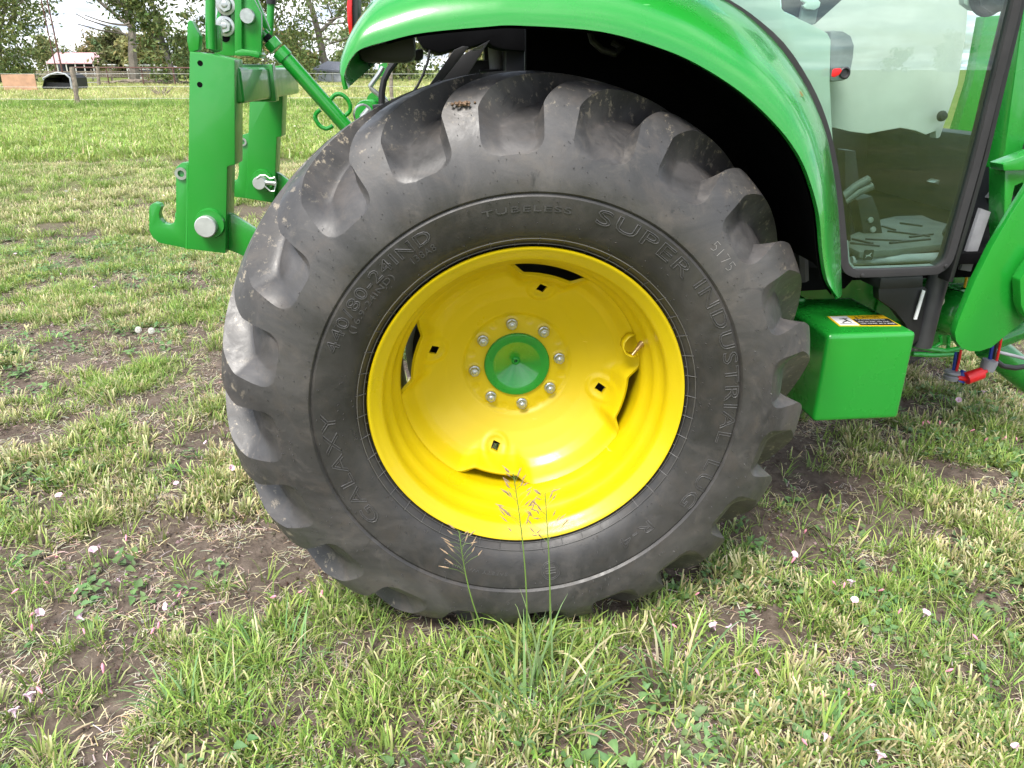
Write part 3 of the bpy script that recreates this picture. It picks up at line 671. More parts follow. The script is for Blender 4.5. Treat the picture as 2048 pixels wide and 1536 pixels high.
# cab structure
cab = empty('cab', (0.75, 0.95, 0.75), tractor)
pp([(1395, -60), (1560, -60), (1562, 14), (1570, 24), (1627, 51), (1655, 66), (1662, 80), (1660, 160), (1664, 250), (1670, 330), (1630, 225), (1590, 140), (1520, 70), (1440, 10)], 0.33, 0.02).build('side_panel', 'cream', cab, bevel=0.003)
pp([(1600, -260), (1935, -260), (1936, 25), (1931, 80), (1916, 170), (1895, 232), (1880, 276), (1872, 277), (1872, 262), (1852, 270), (1832, 262), (1802, 256), (1768, 262), (1736, 268), (1702, 264), (1668, 256), (1600, 250)], 0.60, 0.03).build('console_panel', 'cream', cab, bevel=0.004)
pp([(1563, -60), (1750, -60), (1630, 48), (1567, 20)], 0.36, 0.01).build('quarter_trim', 'dkgrey', cab)
mb = pp([(1600, 40), (1606, 8), (1640, 4), (1632, 46), (1622, 52)], 0.345, 0.012); mb.build('belt_anchor', 'grey', cab, bevel=0.003)
pp([(1604, 2), (1606, -4), (1636, -2), (1642, 4), (1640, 14), (1630, 20), (1612, 18), (1606, 12), (1612, 6)], 0.335, 0.012).build('belt_tongue', 'white', cab, bevel=0.004)
pp([(1660, 60), (1690, 62), (1704, 70), (1711, 90), (1709, 115), (1700, 160), (1660, 165)], 0.50, 0.06).build('seat_bolster', 'grey', cab, bevel=0.012)
mb = pp([(1922, -60), (2056, -60), (2036, 8), (2005, 22), (1980, 26), (1945, 20), (1928, 8)], 0.40, 0.02); mb.build('handle_surround', 'cream', cab, bevel=0.004)
mb = MB(); mb.lathe([(0, -0.004), (0.045, -0.004), (0.05, 0.004)], at(1982, -14, 0.39), n=28); mb.build('handle_recess', 'black', cab)
mb = MB(); mb.tube([at(px, py, 0.36) for px, py in ((1968, -40), (1975, 4), (1990, 14), (2020, 4), (2045, -20))], 0.014, n=12); mb.build('grab_handle', 'dkgrey', cab)
fz = at(1790, 470, 0.55).z
mb = MB(); mb.box((1.15, 1.0, fz - 0.035), (1.15, 1.20, 0.03)); mb.box((1.15, 0.50, fz - 0.075), (1.1, 0.03, 0.07)); mb.split('cab_floor', 'liner', cab, bevel=0.004)
mb = MB(); mb.box((1.2, 1.62, fz + 0.12), (1.3, 0.05, 0.40)); mb.box((1.62, 1.0, fz + 0.10), (0.10, 1.2, 0.26)); mb.split('far_side_panel', 'dkgrey', cab, bevel=0.01)
mb = MB(); mb.box((0.62, 1.0, fz + 0.22), (0.30, 0.5, 0.12)); mb.box((0.48, 1.0, fz + 0.55), (0.12, 0.48, 0.6)); mb.build('seat', 'black', cab, bevel=0.04)
mb = MB(); mb.box((0.72, 0.97, 2.36), (1.75, 1.45, 0.12)); mb.build('roof', 'green', cab, bevel=0.04)
mb = MB()
for x, y in ((-0.02, 0.31), (-0.02, 1.62), (1.45, 0.31), (1.45, 1.62)): mb.box((x, y, 1.9), (0.05, 0.04, 0.95))
mb.split('pillar', 'black', cab, bevel=0.01)
# mat, pedals and fittings behind the glass
def onz(px, py, z): return gnd(px, py, z)
z0 = at(1700, 492, 0.40).z
matp = [onz(px, py, z0) for px, py in ((1694, 492), (1700, 470), (1740, 452), (1762, 438), (1790, 432), (1845, 430), (1868, 440), (1895, 447), (1884, 465), (1890, 478), (1884, 488), (1800, 498), (1720, 504))]
fm = MB().prism(matp, (0, 0, -0.018)).build('floor_mat', 'mat', cab, bevel=0.004)
mb = MB()
for a, b in (((1730, 478), (1820, 482)), ((1700, 486), (1760, 492)), ((1775, 462), (1860, 472)), ((1800, 446), (1845, 452)), ((1820, 474), (1865, 468)), ((1765, 452), (1790, 460)), ((1705, 478), (1745, 487)), ((1780, 486), (1860, 478))):
    p, q = onz(*a, z0 + 0.002), onz(*b, z0 + 0.002); mb.box((p + q) / 2, ((q - p).length, 0.008, 0.005), Matrix.Rotation(atan2((q - p).y, (q - p).x), 3, 'Z'))
mb.split('mat_rib', 'black', fm, bevel=0.001)
fr = onz(1735, 502, z0); lg = fr + Vector((0, -0.008, -0.009))
em = MB().prism([lg + Vector((0.0125 * x, 0, 0.0125 * z)) for x, z in ((-1, -0.8), (-0.8, -1), (0.8, -1), (1, -0.8), (1, 0.9), (0.8, 1.1), (-0.8, 1.1), (-1, 0.9))], (0, 0.003, 0)).build('mat_emblem', 'klabel', fm)
MB().prism([lg + Vector((0.011 * x, -0.001, 0.011 * z)) for x, z in ((-0.8, 0.1), (-0.35, 0.05), (0.15, 0.15), (0.4, 0.5), (0.75, 0.55), (0.5, 0.3), (0.35, -0.05), (0.75, -0.45), (0.2, -0.2), (-0.25, -0.2), (-0.75, -0.6), (-0.45, -0.15))], (0, 0.001, 0)).build('emblem_mark', 'grey', fm)
pd = empty('pedal', at(1740, 430, 0.55), cab)
o = pp([(1715, 400), (1745, 392), (1758, 425), (1766, 468), (1728, 474), (1722, 440)], 0.55, 0.05).build('pedal_arm', 'black', pd, bevel=0.004)
for q in ((1741, 440), (1746, 459)): MB().lathe([(0, -0.004), (0.007, -0.004), (0.0085, 0)], at(*q, 0.548), n=16).build('pedal_bolt', 'zinc', pd)
for a, b in (((1684, 396), (1738, 358)), ((1688, 404), (1744, 372))): MB().tube([at(*a, 0.52), at((a[0] + b[0]) / 2, (a[1] + b[1]) / 2 - 4, 0.52), at(*b, 0.52)], 0.011, n=12).build('pedal_tube', 'mat', pd)
pp([(1868, 366), (1878, 360), (1932, 360), (1926, 380), (1880, 380), (1878, 370)], 1.1, 0.05).build('lever_bracket', 'zinc', cab, bevel=0.004)
mb = MB(); mb.cyl(at(1702, 522, 0.36), at(1888, 514, 0.36), 0.012); mb.build('sill_bar', 'grey', cab)
pp([(1690, 300), (1712, 302), (1720, 380), (1715, 400), (1690, 410)], 0.75, 0.05).build('seat_base', 'dkgrey', cab, bevel=0.004)
MB().box((1.1, 1.60, 1.75), (1.3, 0.006, 1.2)).build('far_window', 'glass', cab, smooth=False)
# green loader upright on the far side, seen through both panes
pp([(1970, 32), (2008, 30), (1984, 160), (1940, 322), (1898, 314), (1946, 160)], 1.95, 0.06).build('far_loader_upright', 'green', tractor, bevel=0.006)

# ---- step cover with the warning label
bz1 = at(1740, 667, 0.25).z; bz0 = at(1700, 842, 0.25).z; bx0 = at(1655, 680, 0.25).x; bx1 = at(1829, 690, 0.25).x; by1 = onz(1700, 594, bz1).y
sc = MB().box(((bx0 + bx1) / 2, (0.25 + by1) / 2, (bz0 + bz1) / 2), (bx1 - bx0, by1 - 0.25, bz1 - bz0)).build('step_cover', 'green', tractor, bevel=0.014, segs=4)
MB().box(((bx0 + bx1) / 2 + 0.02, (0.25 + by1) / 2 + 0.02, bz0 - 0.005), (bx1 - bx0 - 0.06, by1 - 0.30, 0.02)).build('cover_floor', 'dkgrey', sc)
MB().box((bx0 - 0.10, by1 + 0.02, bz1 - 0.02), (0.36, 0.10, 0.06)).build('frame_rail', 'green', tractor, bevel=0.01)
L0_, L1_, L2_, L3_ = [onz(px, py, bz1 + 0.0006) for px, py in ((1654, 633), (1765, 630), (1802, 652), (1678, 652))]
lab = empty('warning_label', (L0_ + L2_) / 2, sc)
def lq(u, v, lift): p = (L0_ * (1 - u) + L1_ * u) * (1 - v) + (L3_ * (1 - u) + L2_ * u) * v; return p + Vector((0, 0, lift))
def lrect(u0, v0, u1, v1, l): return MB().prism([lq(u0, v0, l), lq(u1, v0, l), lq(u1, v1, l), lq(u0, v1, l)], (0, 0, -0.0008))
lrect(0, 0, 1, 1, 0.0006).build('label_plate', 'ylabel', lab, smooth=False)
lrect(0.03, 0.05, 0.34, 0.95, 0.0012).build('pictogram_field', 'white', lab, smooth=False)
lrect(0.365, 0.36, 0.98, 0.95, 0.0012).build('text_field', 'klabel', lab, smooth=False)
def flat_text(name, txt, u0, u1, v0, v1, mat, l):
    cu = bpy.data.curves.new('t', 'FONT'); cu.body = txt; cu.size = 1; cu.resolution_u = 2; ob = bpy.data.objects.new('t', cu); COL.objects.link(ob)
    dg = bpy.context.evaluated_depsgraph_get(); dg.update(); me = ob.evaluated_get(dg).to_mesh()
    co = np.array([q.co[:] for q in me.vertices]); fs = [tuple(p.vertices) for p in me.polygons]; ob.evaluated_get(dg).to_mesh_clear()
    bpy.data.objects.remove(ob); bpy.data.curves.remove(cu)
    x0, x1, y0, y1 = co[:, 0].min(), co[:, 0].max(), co[:, 1].min(), co[:, 1].max()
    vs = [lq(u0 + (u1 - u0) * (c[0] - x0) / (x1 - x0), v1 - (v1 - v0) * (c[1] - y0) / (y1 - y0), l) for c in co]
    MB().add(vs, fs).build(name, mat, lab, smooth=False)
flat_text('label_text', 'CAUTION', 0.52, 0.86, 0.09, 0.30, 'klabel', 0.0012)
MB().prism([lq(0.44, 0.30, 0.0012), lq(0.49, 0.30, 0.0012), lq(0.465, 0.08, 0.0012)], (0, 0, -0.0006)).build('alert_triangle', 'klabel', lab, smooth=False)
for i, t in enumerate(('To avoid injury by', 'slip or fall, do not', 'use cover as a step.')): flat_text('label_text', t, 0.39, 0.39 + (0.50, 0.52, 0.57)[i], 0.40 + i * 0.185, 0.53 + i * 0.185, 'white', 0.0018)
pm = MB()                           # the falling figure
for a, b, r_ in (((0.22, 0.30), (0.24, 0.52), 0.0030), ((0.24, 0.52), (0.17, 0.62), 0.0022), ((0.24, 0.52), (0.27, 0.70), 0.0022), ((0.17, 0.62), (0.12, 0.72), 0.002), ((0.22, 0.34), (0.14, 0.34), 0.0018), ((0.23, 0.34), (0.29, 0.28), 0.0018), ((0.06, 0.82), (0.16, 0.80), 0.0016), ((0.16, 0.80), (0.30, 0.86), 0.0016)):
    pm.tube([lq(*a, 0.0016), lq(*b, 0.0016)], r_, n=6, flat=0.25, upv=(0, 0, 1))
pm.build('falling_figure', 'klabel', lab)

# ---- mounts, steps and plumbing ahead of the cover
pp([(1757, 578), (1850, 574), (1856, 580), (1838, 680), (1826, 690), (1812, 650), (1790, 622), (1770, 608), (1758, 600)], 0.36, 0.03).build('cab_mount', 'black', tractor, bevel=0.003)
pp([(1762, 556), (1848, 552), (1846, 576), (1758, 580)], 0.34, 0.14).build('rubber_mount', 'black', tractor, bevel=0.006)
MB().tube([at(1880, 545, 0.38), at(1862, 610, 0.38), at(1842, 692, 0.38)], 0.026, n=14).build('step_pillar', 'dkgrey', tractor)
pp([(1846, 580), (1851, 582), (1834, 639), (1828, 639)], 0.350, 0.004).build('white_sticker', 'white', tractor)
mb = MB(); mb.lathe([(0, 0), (0.017, 0), (0.017, -0.005), (0.012, -0.007)], at(1850, 665, 0.40), n=24); mb.prism([at(1850, 665, 0.393) + Vector((0.012 * cos(k * pi / 3), 0, 0.012 * sin(k * pi / 3))) for k in range(6)], (0, -0.012, 0)); mb.build('frame_bolt', 'zinc', tractor, bevel=0.001)
mb = MB(); mb.lathe([(0, 0), (0.016, 0), (0.016, -0.02), (0, -0.02)], at(1870, 600, 0.52), n=20); mb.build('frame_bolt', 'zinc', tractor)
mb = MB(); c = at(1895, 622, 0.62); mb.lathe([(0.0, -0.085), (0.03, -0.08), (0.055, -0.06), (0.068, -0.03), (0.07, 0.0), (0.07, 0.2)], c, n=32); mb.box(at(1890, 588, 0.66), (0.22, 0.08, 0.05)); mb.box(at(1900, 655, 0.68), (0.2, 0.1, 0.06)); mb.box((1.55, 0.8, 0.60), (0.7, 0.12, 0.16))
mb.build('loader_mount_casting', 'green', tractor, bevel=0.008)
mb = MB(); mb.tube([at(px, py, 0.5) for px, py in ((1826, 690), (1860, 698), (1890, 702), (1915, 698), (1926, 690))], 0.008, n=8); mb.tube([at(px, py, 0.5) for px, py in ((1824, 708), (1865, 710), (1905, 708), (1925, 695))], 0.008, n=8)
mb.tube([at(px, py, 0.52) for px, py in ((1880, 672), (1882, 685), (1868, 695), (1850, 696))], 0.006, n=8); mb.tube([at(px, py, 0.52) for px, py in ((1898, 672), (1896, 700))], 0.006, n=8)
mb.split('hydraulic_tube', 'green', tractor)
mb = MB(); mb.lathe([(0.0, -0.1), (0.20, -0.1), (0.25, -0.11), (0.34, -0.12), (0.40, -0.10), (0.42, -0.06), (0.425, 0), (0.42, 0.06), (0.40, 0.10), (0.34, 0.12), (0.2, 0.1), (0.0, 0.1)], (1.72, 1.60, 0.42), n=64); mb.build('front_tyre', 'rubber', tractor)
# loader bracket plates
lo = pp([(2075, 345), (2045, 393), (2020, 432), (1985, 492), (1950, 562), (1918, 640), (1910, 665), (1912, 682), (1922, 696), (1940, 703), (1960, 703), (1984, 695), (2075, 620)], 0.275, 0.022).build('loader_plate', 'green', tractor, bevel=0.003)
mb = pp([(2006, 328), (2080, 300), (2080, 340), (2008, 342)], 0.36, 0.05); mb.prism([at(px, py, 0.38) for px, py in ((2010, 340), (2080, 335), (2080, 420), (2060, 400), (2045, 365), (2030, 372), (2024, 400), (2014, 520), (2008, 460))], (0, 0.06, 0)); mb.build('loader_bracket', 'green', tractor, bevel=0.003)
pp([(2040, 560), (2080, 500), (2080, 660), (2050, 632), (2042, 610)], 0.235, 0.03).build('loader_arm_end', 'green', tractor, bevel=0.004)
pp([(2058, -60), (2140, -60), (2140, 340), (1998, 340), (2010, 300)], 0.75, 0.08).build('hood_side', 'green', tractor, bevel=0.01)
pp([(1985, 335), (2140, 335), (2140, 600), (1905, 600), (1930, 520)], 0.95, 0.05).build('engine_block', 'liner', tractor)
pp([(1962, 417), (1982, 424), (1942, 543), (1921, 540)], 0.42, 0.012).build('grey_side_strip', 'grey', tractor, bevel=0.001)
mb = MB(); mb.tube([at(px, py, 0.7) for px, py in ((1990, 345), (1994, 375), (1978, 395), (1985, 410), (2012, 408))], 0.012, n=10); mb.tube([at(px, py, 0.6) for px, py in ((1950, 512), (1975, 500), (1995, 480))], 0.010, n=10); mb.split('coolant_hose', 'dkgrey', tractor)
MB().tube([at(px, py, 0.5) for px, py in ((1945, 534), (1936, 540), (1933, 556), (1929, 575))], 0.0035, n=8).build('yellow_wire', 'wire', tractor)
# couplers with red and blue caps
mb = MB(); mb.tube([at(px, py, 0.40) for px, py in ((1922, 700), (1918, 722), (1913, 742))], 0.0034, n=8); mb.tube([at(px, py, 0.40) for px, py in ((2006, 655), (2000, 690), (1993, 722))], 0.0036, n=8); mb.split('red_hose', 'red', tractor)
mb = MB(); mb.tube([at(px, py, 0.41) for px, py in ((1912, 705), (1909, 725), (1906, 742))], 0.004, n=8); mb.tube([at(px, py, 0.41) for px, py in ((1988, 672), (1983, 700), (1979, 722))], 0.005, n=8); mb.split('blue_hose', 'blue', tractor)
mb = MB(); mb.tube([at(px, py, 0.42) for px, py in ((1995, 668), (1988, 705), (1985, 722))], 0.006, n=8); mb.tube([at(px, py, 0.42) for px, py in ((1917, 705), (1911, 740))], 0.006, n=8); mb.split('black_hose', 'black', tractor)
mb = MB(); a = at(1906, 742, 0.40); mb.lathe([(0, 0.0), (0.020, 0.0), (0.022, -0.006), (0.015, -0.012), (0.021, -0.016), (0.018, -0.026), (0, -0.026)], a, (0.1, 0, 1), n=24)
a = at(1981, 720, 0.40); mb.lathe([(0, 0.0), (0.020, 0.0), (0.021, -0.008), (0.019, -0.030), (0, -0.030)], a, (0.15, 0, 1), n=24); mb.split('coupler_body', 'grey', tractor)
mb = MB(); mb.tube([at(1914, 755, 0.39), at(1930, 758, 0.39), at(1936, 755, .39)], [0.006, 0.008, 0.007], n=10); mb.tube([at(1932, 757, 0.385), at(1964, 746, 0.385)], [0.018, 0.017], n=20); mb.tube([at(1964, 746, 0.385), at(1974, 742, 0.385)], [0.008, 0.005], n=10); mb.build('red_cap', 'red', tractor, bevel=0.0015)
mb = MB(); mb.tube([at(1918, 762, 0.40), at(1930, 742, 0.40)], [0.015, 0.010], n=16); mb.build('blue_cap', 'blue', tractor)
mb = MB(); mb.tube([at(1975, 690, 0.9), at(2100, 790, 0.85)], 0.05, n=16); mb.tube([at(1990, 680, 0.7), at(2100, 640, 0.7)], 0.03, n=16); mb.split('front_axle_beam', 'green', tractor)
MB().tube([at(px, py, 0.55) for px, py in ((1978, 692), (2000, 705), (2030, 712), (2070, 722))], 0.005, n=10).build('white_hose', 'grey', tractor)
MB().tube([at(px, py, 0.5) for px, py in ((1992, 722), (2005, 732), (2030, 736), (2080, 728))], 0.008, n=10).build('lower_hose', 'black', tractor)

# ================================================================== QUICK HITCH, LINKS
def z2(x, y): return (280 + x * 0.33852, y * 0.33852)
def hp(pts, y, depth): return MB().prism([at(*z2(px, py), y) for px, py in pts], (0, depth, 0))
hitch = empty('quick_hitch', (-0.75, 0.95, 0.80))
tag(hitch, 'green quick hitch frame with two hooked uprights behind the tractor', 'quick hitch')
NY, FY = 0.53, 1.33
up1 = hp([(290, 302), (420, 318), (560, 350), (562, 975), (516, 985), (506, 1500), (278, 1472), (284, 900)], NY, 0.085).build('upright', 'green_hitch', hitch, bevel=0.005)
hk = hp([(52, 1240), (58, 1212), (82, 1198), (110, 1204), (126, 1222), (112, 1262), (118, 1296), (140, 1322), (172, 1330), (198, 1316), (211, 1280), (211, 990), (244, 962), (300, 956), (300, 1474), (280, 1470), (112, 1436), (74, 1404), (52, 1360)], NY + 0.035, 0.028).build('hook', 'green_hitch', hitch, bevel=0.003)
MB().tube([at(*z2(288, 970), NY + 0.03), at(*z2(286, 1200), NY + 0.03), at(*z2(282, 1468), NY + 0.03)], 0.006, n=8).build('weld_bead', 'green_hitch', up1)
MB().lathe([(0.008, 0.0), (0.015, 0.0), (0.015, -0.004), (0.008, -0.004)], at(*z2(244, 1025), NY + 0.033), n=20).build('hook_bushing', 'zinc', hk)
MB().tube([at(*z2(214, 1277), NY + 0.05), at(*z2(266, 1280), NY + 0.05)], 0.010, n=10).build('hook_stop', 'green_hitch', hk)
MB().lathe([(0, -0.012), (0.035, -0.012), (0.037, 0.0)], at(*z2(416, 1318), NY), n=36).build('pin_boss', 'green_hitch', hitch)
MB().lathe([(0, -0.032), (0.024, -0.032), (0.026, -0.030), (0.026, -0.010)], at(*z2(405, 1328), NY), n=36).build('lower_pin', 'steel', hitch)
for q in ((355, 373), (353, 500)):
    MB().lathe([(0.0, -0.0005), (0.0062, -0.0005), (0.0064, 0.003), (0.0, 0.003)], at(*z2(*q), NY), n=16).build('bolt_hole', 'liner', up1)
# far upright
up2 = hp([(652, 420), (856, 380), (850, 430), (836, 808), (808, 812), (792, 1200), (622, 1172), (640, 790)], FY, 0.085).build('upright', 'green_hitch', hitch, bevel=0.004)
hk2 = hp([(470, 1040), (500, 1010), (520, 1000), (516, 1050), (540, 1072), (572, 1062), (582, 1030), (584, 820), (606, 796), (650, 784), (640, 1174), (560, 1164), (490, 1140)], FY + 0.035, 0.028).build('hook', 'green_hitch', hitch, bevel=0.003)
MB().lathe([(0.008, 0.0), (0.014, 0.0), (0.014, -0.004), (0.008, -0.004)], at(*z2(606, 838), FY + 0.033), n=20).build('hook_bushing', 'zinc', hk2)
MB().tube([at(*z2(586, 1026), FY + 0.05), at(*z2(622, 1028), FY + 0.05)], 0.009, n=10).build('hook_stop', 'green_hitch', hk2)
MB().lathe([(0, -0.010), (0.036, -0.010), (0.038, 0.0)], at(*z2(725, 1066), FY), n=32).build('pin_boss', 'green_hitch', hitch)
MB().lathe([(0, -0.05), (0.020, -0.05), (0.022, -0.046), (0.022, -0.010)], at(*z2(720, 1072), FY), n=28).build('lower_pin', 'steel', hitch)
mb = MB(); mb.cyl(at(*z2(740, 1078), FY - 0.04), at(*z2(802, 1084), FY - 0.04), 0.008); mb.tube([at(*z2(px, py), FY - 0.05) for px, py in ((690, 1055), (712, 1036), (740, 1035), (768, 1056), (796, 1048), (806, 1080), (795, 1128), (770, 1130), (735, 1098))], 0.0028, n=6); mb.build('linch_pin', 'zinc', hitch)
# cross tube and gussets
ca = at(*z2(430, 330), NY + 0.08); cb = at(*z2(570, 352), NY + 0.08)
x0_, x1_ = -0.735, -0.628; zt, zb = 1.272, 1.190
mb = MB(); mb.box(((x0_ + x1_) / 2, (NY + 0.03 + FY + 0.06) / 2, (zt + zb) / 2), (x1_ - x0_, FY + 0.03 - NY, zt - zb)); mb.build('cross_tube', 'green_hitch', hitch, bevel=0.012, segs=3)
MB().box(((x0_ + x1_) / 2 + 0.002, 0.93, (zt + zb) / 2), (x1_ - x0_ + 0.016, 0.05, zt - zb + 0.016)).build('collar', 'green_hitch', hitch, bevel=0.006)
# latch horn, latch rods
hp([(290, 310), (276, 240), (280, 130), (292, 116), (306, 124), (352, 212), (345, 296)], NY + 0.02, 0.03).build('latch_horn', 'green_hitch', hitch, bevel=0.004)
mb = MB(); mb.tube([at(*z2(416, -90), NY + 0.04), at(*z2(416, 150), NY + 0.04), at(*z2(420, 290), NY + 0.04)], 0.0115, n=14); mb.build('latch_rod', 'green_hitch', hitch)
hp([(392, 150), (440, 142), (476, 150), (478, 300), (440, 312), (396, 290)], NY + 0.05, 0.02).build('latch_plate', 'green_hitch', hitch, bevel=0.004)
mb = MB(); mb.tube([at(*z2(774, 10), FY), at(*z2(770, 120), FY), at(*z2(764, 210), FY)], 0.012, n=14); mb.tube([at(*z2(776, -60), FY), at(*z2(774, 22), FY)], 0.0135, n=14); rod2 = mb.build('latch_rod', 'green_hitch', hitch)
MB().tube([at(*z2(776, -62), FY - 0.002), at(*z2(774, 24), FY - 0.002)], 0.015, n=14).build('rod_grip', 'black', rod2)
# mast
mast = hp([(438, 330), (440, 160), (470, -20), (500, -120), (560, -120), (560, 330)], 0.90, 0.02).build('mast_plate', 'green_hitch', hitch, bevel=0.003)
hp([(556, 330), (556, -120), (600, -120), (602, 330)], 0.885, 0.05).build('mast_web', 'green_hitch', hitch, bevel=0.006)
hp([(600, 330), (598, -120), (640, -120), (660, -30), (716, 80), (718, 330)], 0.90, 0.02).build('mast_plate', 'green_hitch', hitch, bevel=0.003)
hp([(664, -40), (676, -50), (770, 180), (752, 190), (716, 150), (690, 60)], 0.98, 0.02).build('mast_plate', 'green_hitch', hitch, bevel=0.003)
bme = MB(); bme.lathe([(0, 0), (0.026, 0), (0.026, -0.005), (0.018, -0.006)], (0, 0, 0), n=28); bme.prism([(0.0185 * cos(k * pi / 3 + .3), -0.004, 0.0185 * sin(k * pi / 3 + .3)) for k in range(6)], (0, -0.014, 0)); bme.lathe([(0, -0.019), (0.007, -0.0195), (0.010, -0.017)], (0, 0, 0), n=16)
bme = bme.mesh('mast_bolt', bevel=0.0012, segs=1); bme.materials.append(M['zinc'])
for q in ((507, 30), (505, 155)):
    o = link('mast_bolt', bme, None, hitch); o.location = at(*z2(*q), 0.898)
for q in ((507, 92), (503, 218)): MB().lathe([(0, -0.001), (0.013, -0.001), (0.013, 0.002), (0, 0.002)], at(*z2(*q), 0.899), n=20).build('mast_hole', 'liner', mast)
MB().lathe([(0, -0.018), (0.018, -0.018), (0.020, -0.015), (0.020, 0.0)], at(*z2(640, 97), 0.90), n=28).build('mast_pin', 'zinc', hitch)
hp([(556, 300), (600, 288), (690, 300), (712, 322), (700, 345), (640, 330), (560, 330)], 0.86, 0.09).build('mast_foot', 'green_hitch', hitch, bevel=0.008)
# top link of the tractor
tlk = empty('top_link', at(*z2(1000, 500), 0.95), tractor)
P = lambda x, y, Y=0.95: at(*z2(x, y), Y)
MB().tube([P(820, 300), P(862, 345), P(863, 346), P(1290, 830)], [0.0235, 0.0235, 0.0205, 0.0205], n=20).build('link_tube', 'green', tlk)
MB().tube([P(724, 192), P(744, 214)], 0.015, n=14).build('link_eye', 'green', tlk)
mb = MB(); a, b = P(740, 210), P(775, 250)
for i in range(7): mb.tube([a.lerp(b, i / 7), a.lerp(b, i / 7 + 0.07), a.lerp(b, (i + 1) / 7)], [0.0115, 0.0145, 0.0115], n=14, cap=False)
mb.build('link_thread', 'dkgrey', tlk)
MB().tube([P(768, 240), P(808, 286)], 0.023, n=6).build('lock_nut', 'green', tlk, bevel=0.001)
for L_ in (((1126, 590), (1150, 562), (1185, 556), (1222, 582), (1242, 622), (1240, 656), (1215, 682)), ((1066, 648), (1040, 672), (1036, 700), (1062, 742), (1098, 760), (1128, 750), (1140, 742))):
    MB().tube([tuple(q) for q in crom([P(*q)[:] for q in L_], 4)], 0.0062, n=10).build('link_handle', 'green', tlk)
for pts, y in (([(512, 1256), (545, 1268), (740, 1392), (900, 1500), (880, 1640), (640, 1530), (580, 1500), (512, 1475)], NY + 0.03), ([(800, 1015), (830, 1028), (920, 1100), (1000, 1180), (960, 1260), (880, 1212), (802, 1180)], FY + 0.03)):
    hp(pts, y, 0.022).build('lower_link', 'green', tractor, bevel=0.004)

# ================================================================== TREES
def leaf_mat(name, trans=0.3, spec=0.25):
    m = bpy.data.materials.new(name); m.use_nodes = True; nt = m.node_tree; b = nt.nodes['Principled BSDF']; o = nt.nodes['Material Output']
    a = nt.nodes.new('ShaderNodeAttribute'); a.attribute_name = 'Col'
    oi = nt.nodes.new('ShaderNodeObjectInfo')
    hs = nt.nodes.new('ShaderNodeHueSaturation'); mr = nt.nodes.new('ShaderNodeMapRange'); mr.inputs['To Min'].default_value = 0.78; mr.inputs['To Max'].default_value = 1.22
    mh = nt.nodes.new('ShaderNodeMapRange'); mh.inputs['To Min'].default_value = 0.485; mh.inputs['To Max'].default_value = 0.512
    ml = nt.nodes.new('ShaderNodeMath'); ml.operation = 'FRACT'; mm = nt.nodes.new('ShaderNodeMath'); mm.operation = 'MULTIPLY'; mm.inputs[1].default_value = 7.31
    nt.links.new(oi.outputs['Random'], mr.inputs['Value']); nt.links.new(oi.outputs['Random'], mm.inputs[0]); nt.links.new(mm.outputs[0], ml.inputs[0]); nt.links.new(ml.outputs[0], mh.inputs['Value'])
    nt.links.new(mr.outputs[0], hs.inputs['Value']); nt.links.new(mh.outputs[0], hs.inputs['Hue']); nt.links.new(a.outputs['Color'], hs.inputs['Color'])
    nt.links.new(hs.outputs[0], b.inputs['Base Color']); b.inputs['Roughness'].default_value = 0.55; b.inputs['Specular IOR Level'].default_value = spec
    t = nt.nodes.new('ShaderNodeBsdfTranslucent'); nt.links.new(hs.outputs[0], t.inputs['Color']); mx = nt.nodes.new('ShaderNodeMixShader'); mx.inputs[0].default_value = trans
    nt.links.new(b.outputs[0], mx.inputs[1]); nt.links.new(t.outputs[0], mx.inputs[2]); nt.links.new(mx.outputs[0], o.inputs['Surface'])
    return m
M['leaf'] = leaf_mat('tree_leaf'); M['blade'] = leaf_mat('grass_blade', 0.25, 0.3)
M['bark'] = plain('bark', (0.19, 0.165, 0.14), 0.9, 0, 0.35, 3, 0.05)
M['wood'] = plain('weathered_wood', (0.23, 0.19, 0.15), 0.9, 0, 0.4, 8, 0.02)
def set_cols(me, cols):
    ca = me.color_attributes.new('Col', 'FLOAT_COLOR', 'POINT'); c = np.ones((len(cols), 4), np.float32); c[:, :3] = cols; ca.data.foreach_set('color', c.ravel())
def quads_mesh(name, V, F, cols):
    me = bpy.data.meshes.new(name); n = len(V); V = np.asarray(V, np.float32); F = np.asarray(F, np.int32); k = F.shape[1]
    me.vertices.add(n); me.vertices.foreach_set('co', V.ravel()); me.loops.add(F.size); me.loops.foreach_set('vertex_index', F.ravel())
    me.polygons.add(len(F)); me.polygons.foreach_set('loop_start', np.arange(0, F.size, k, dtype=np.int32)); me.update(calc_edges=True); set_cols(me, cols)
    return me
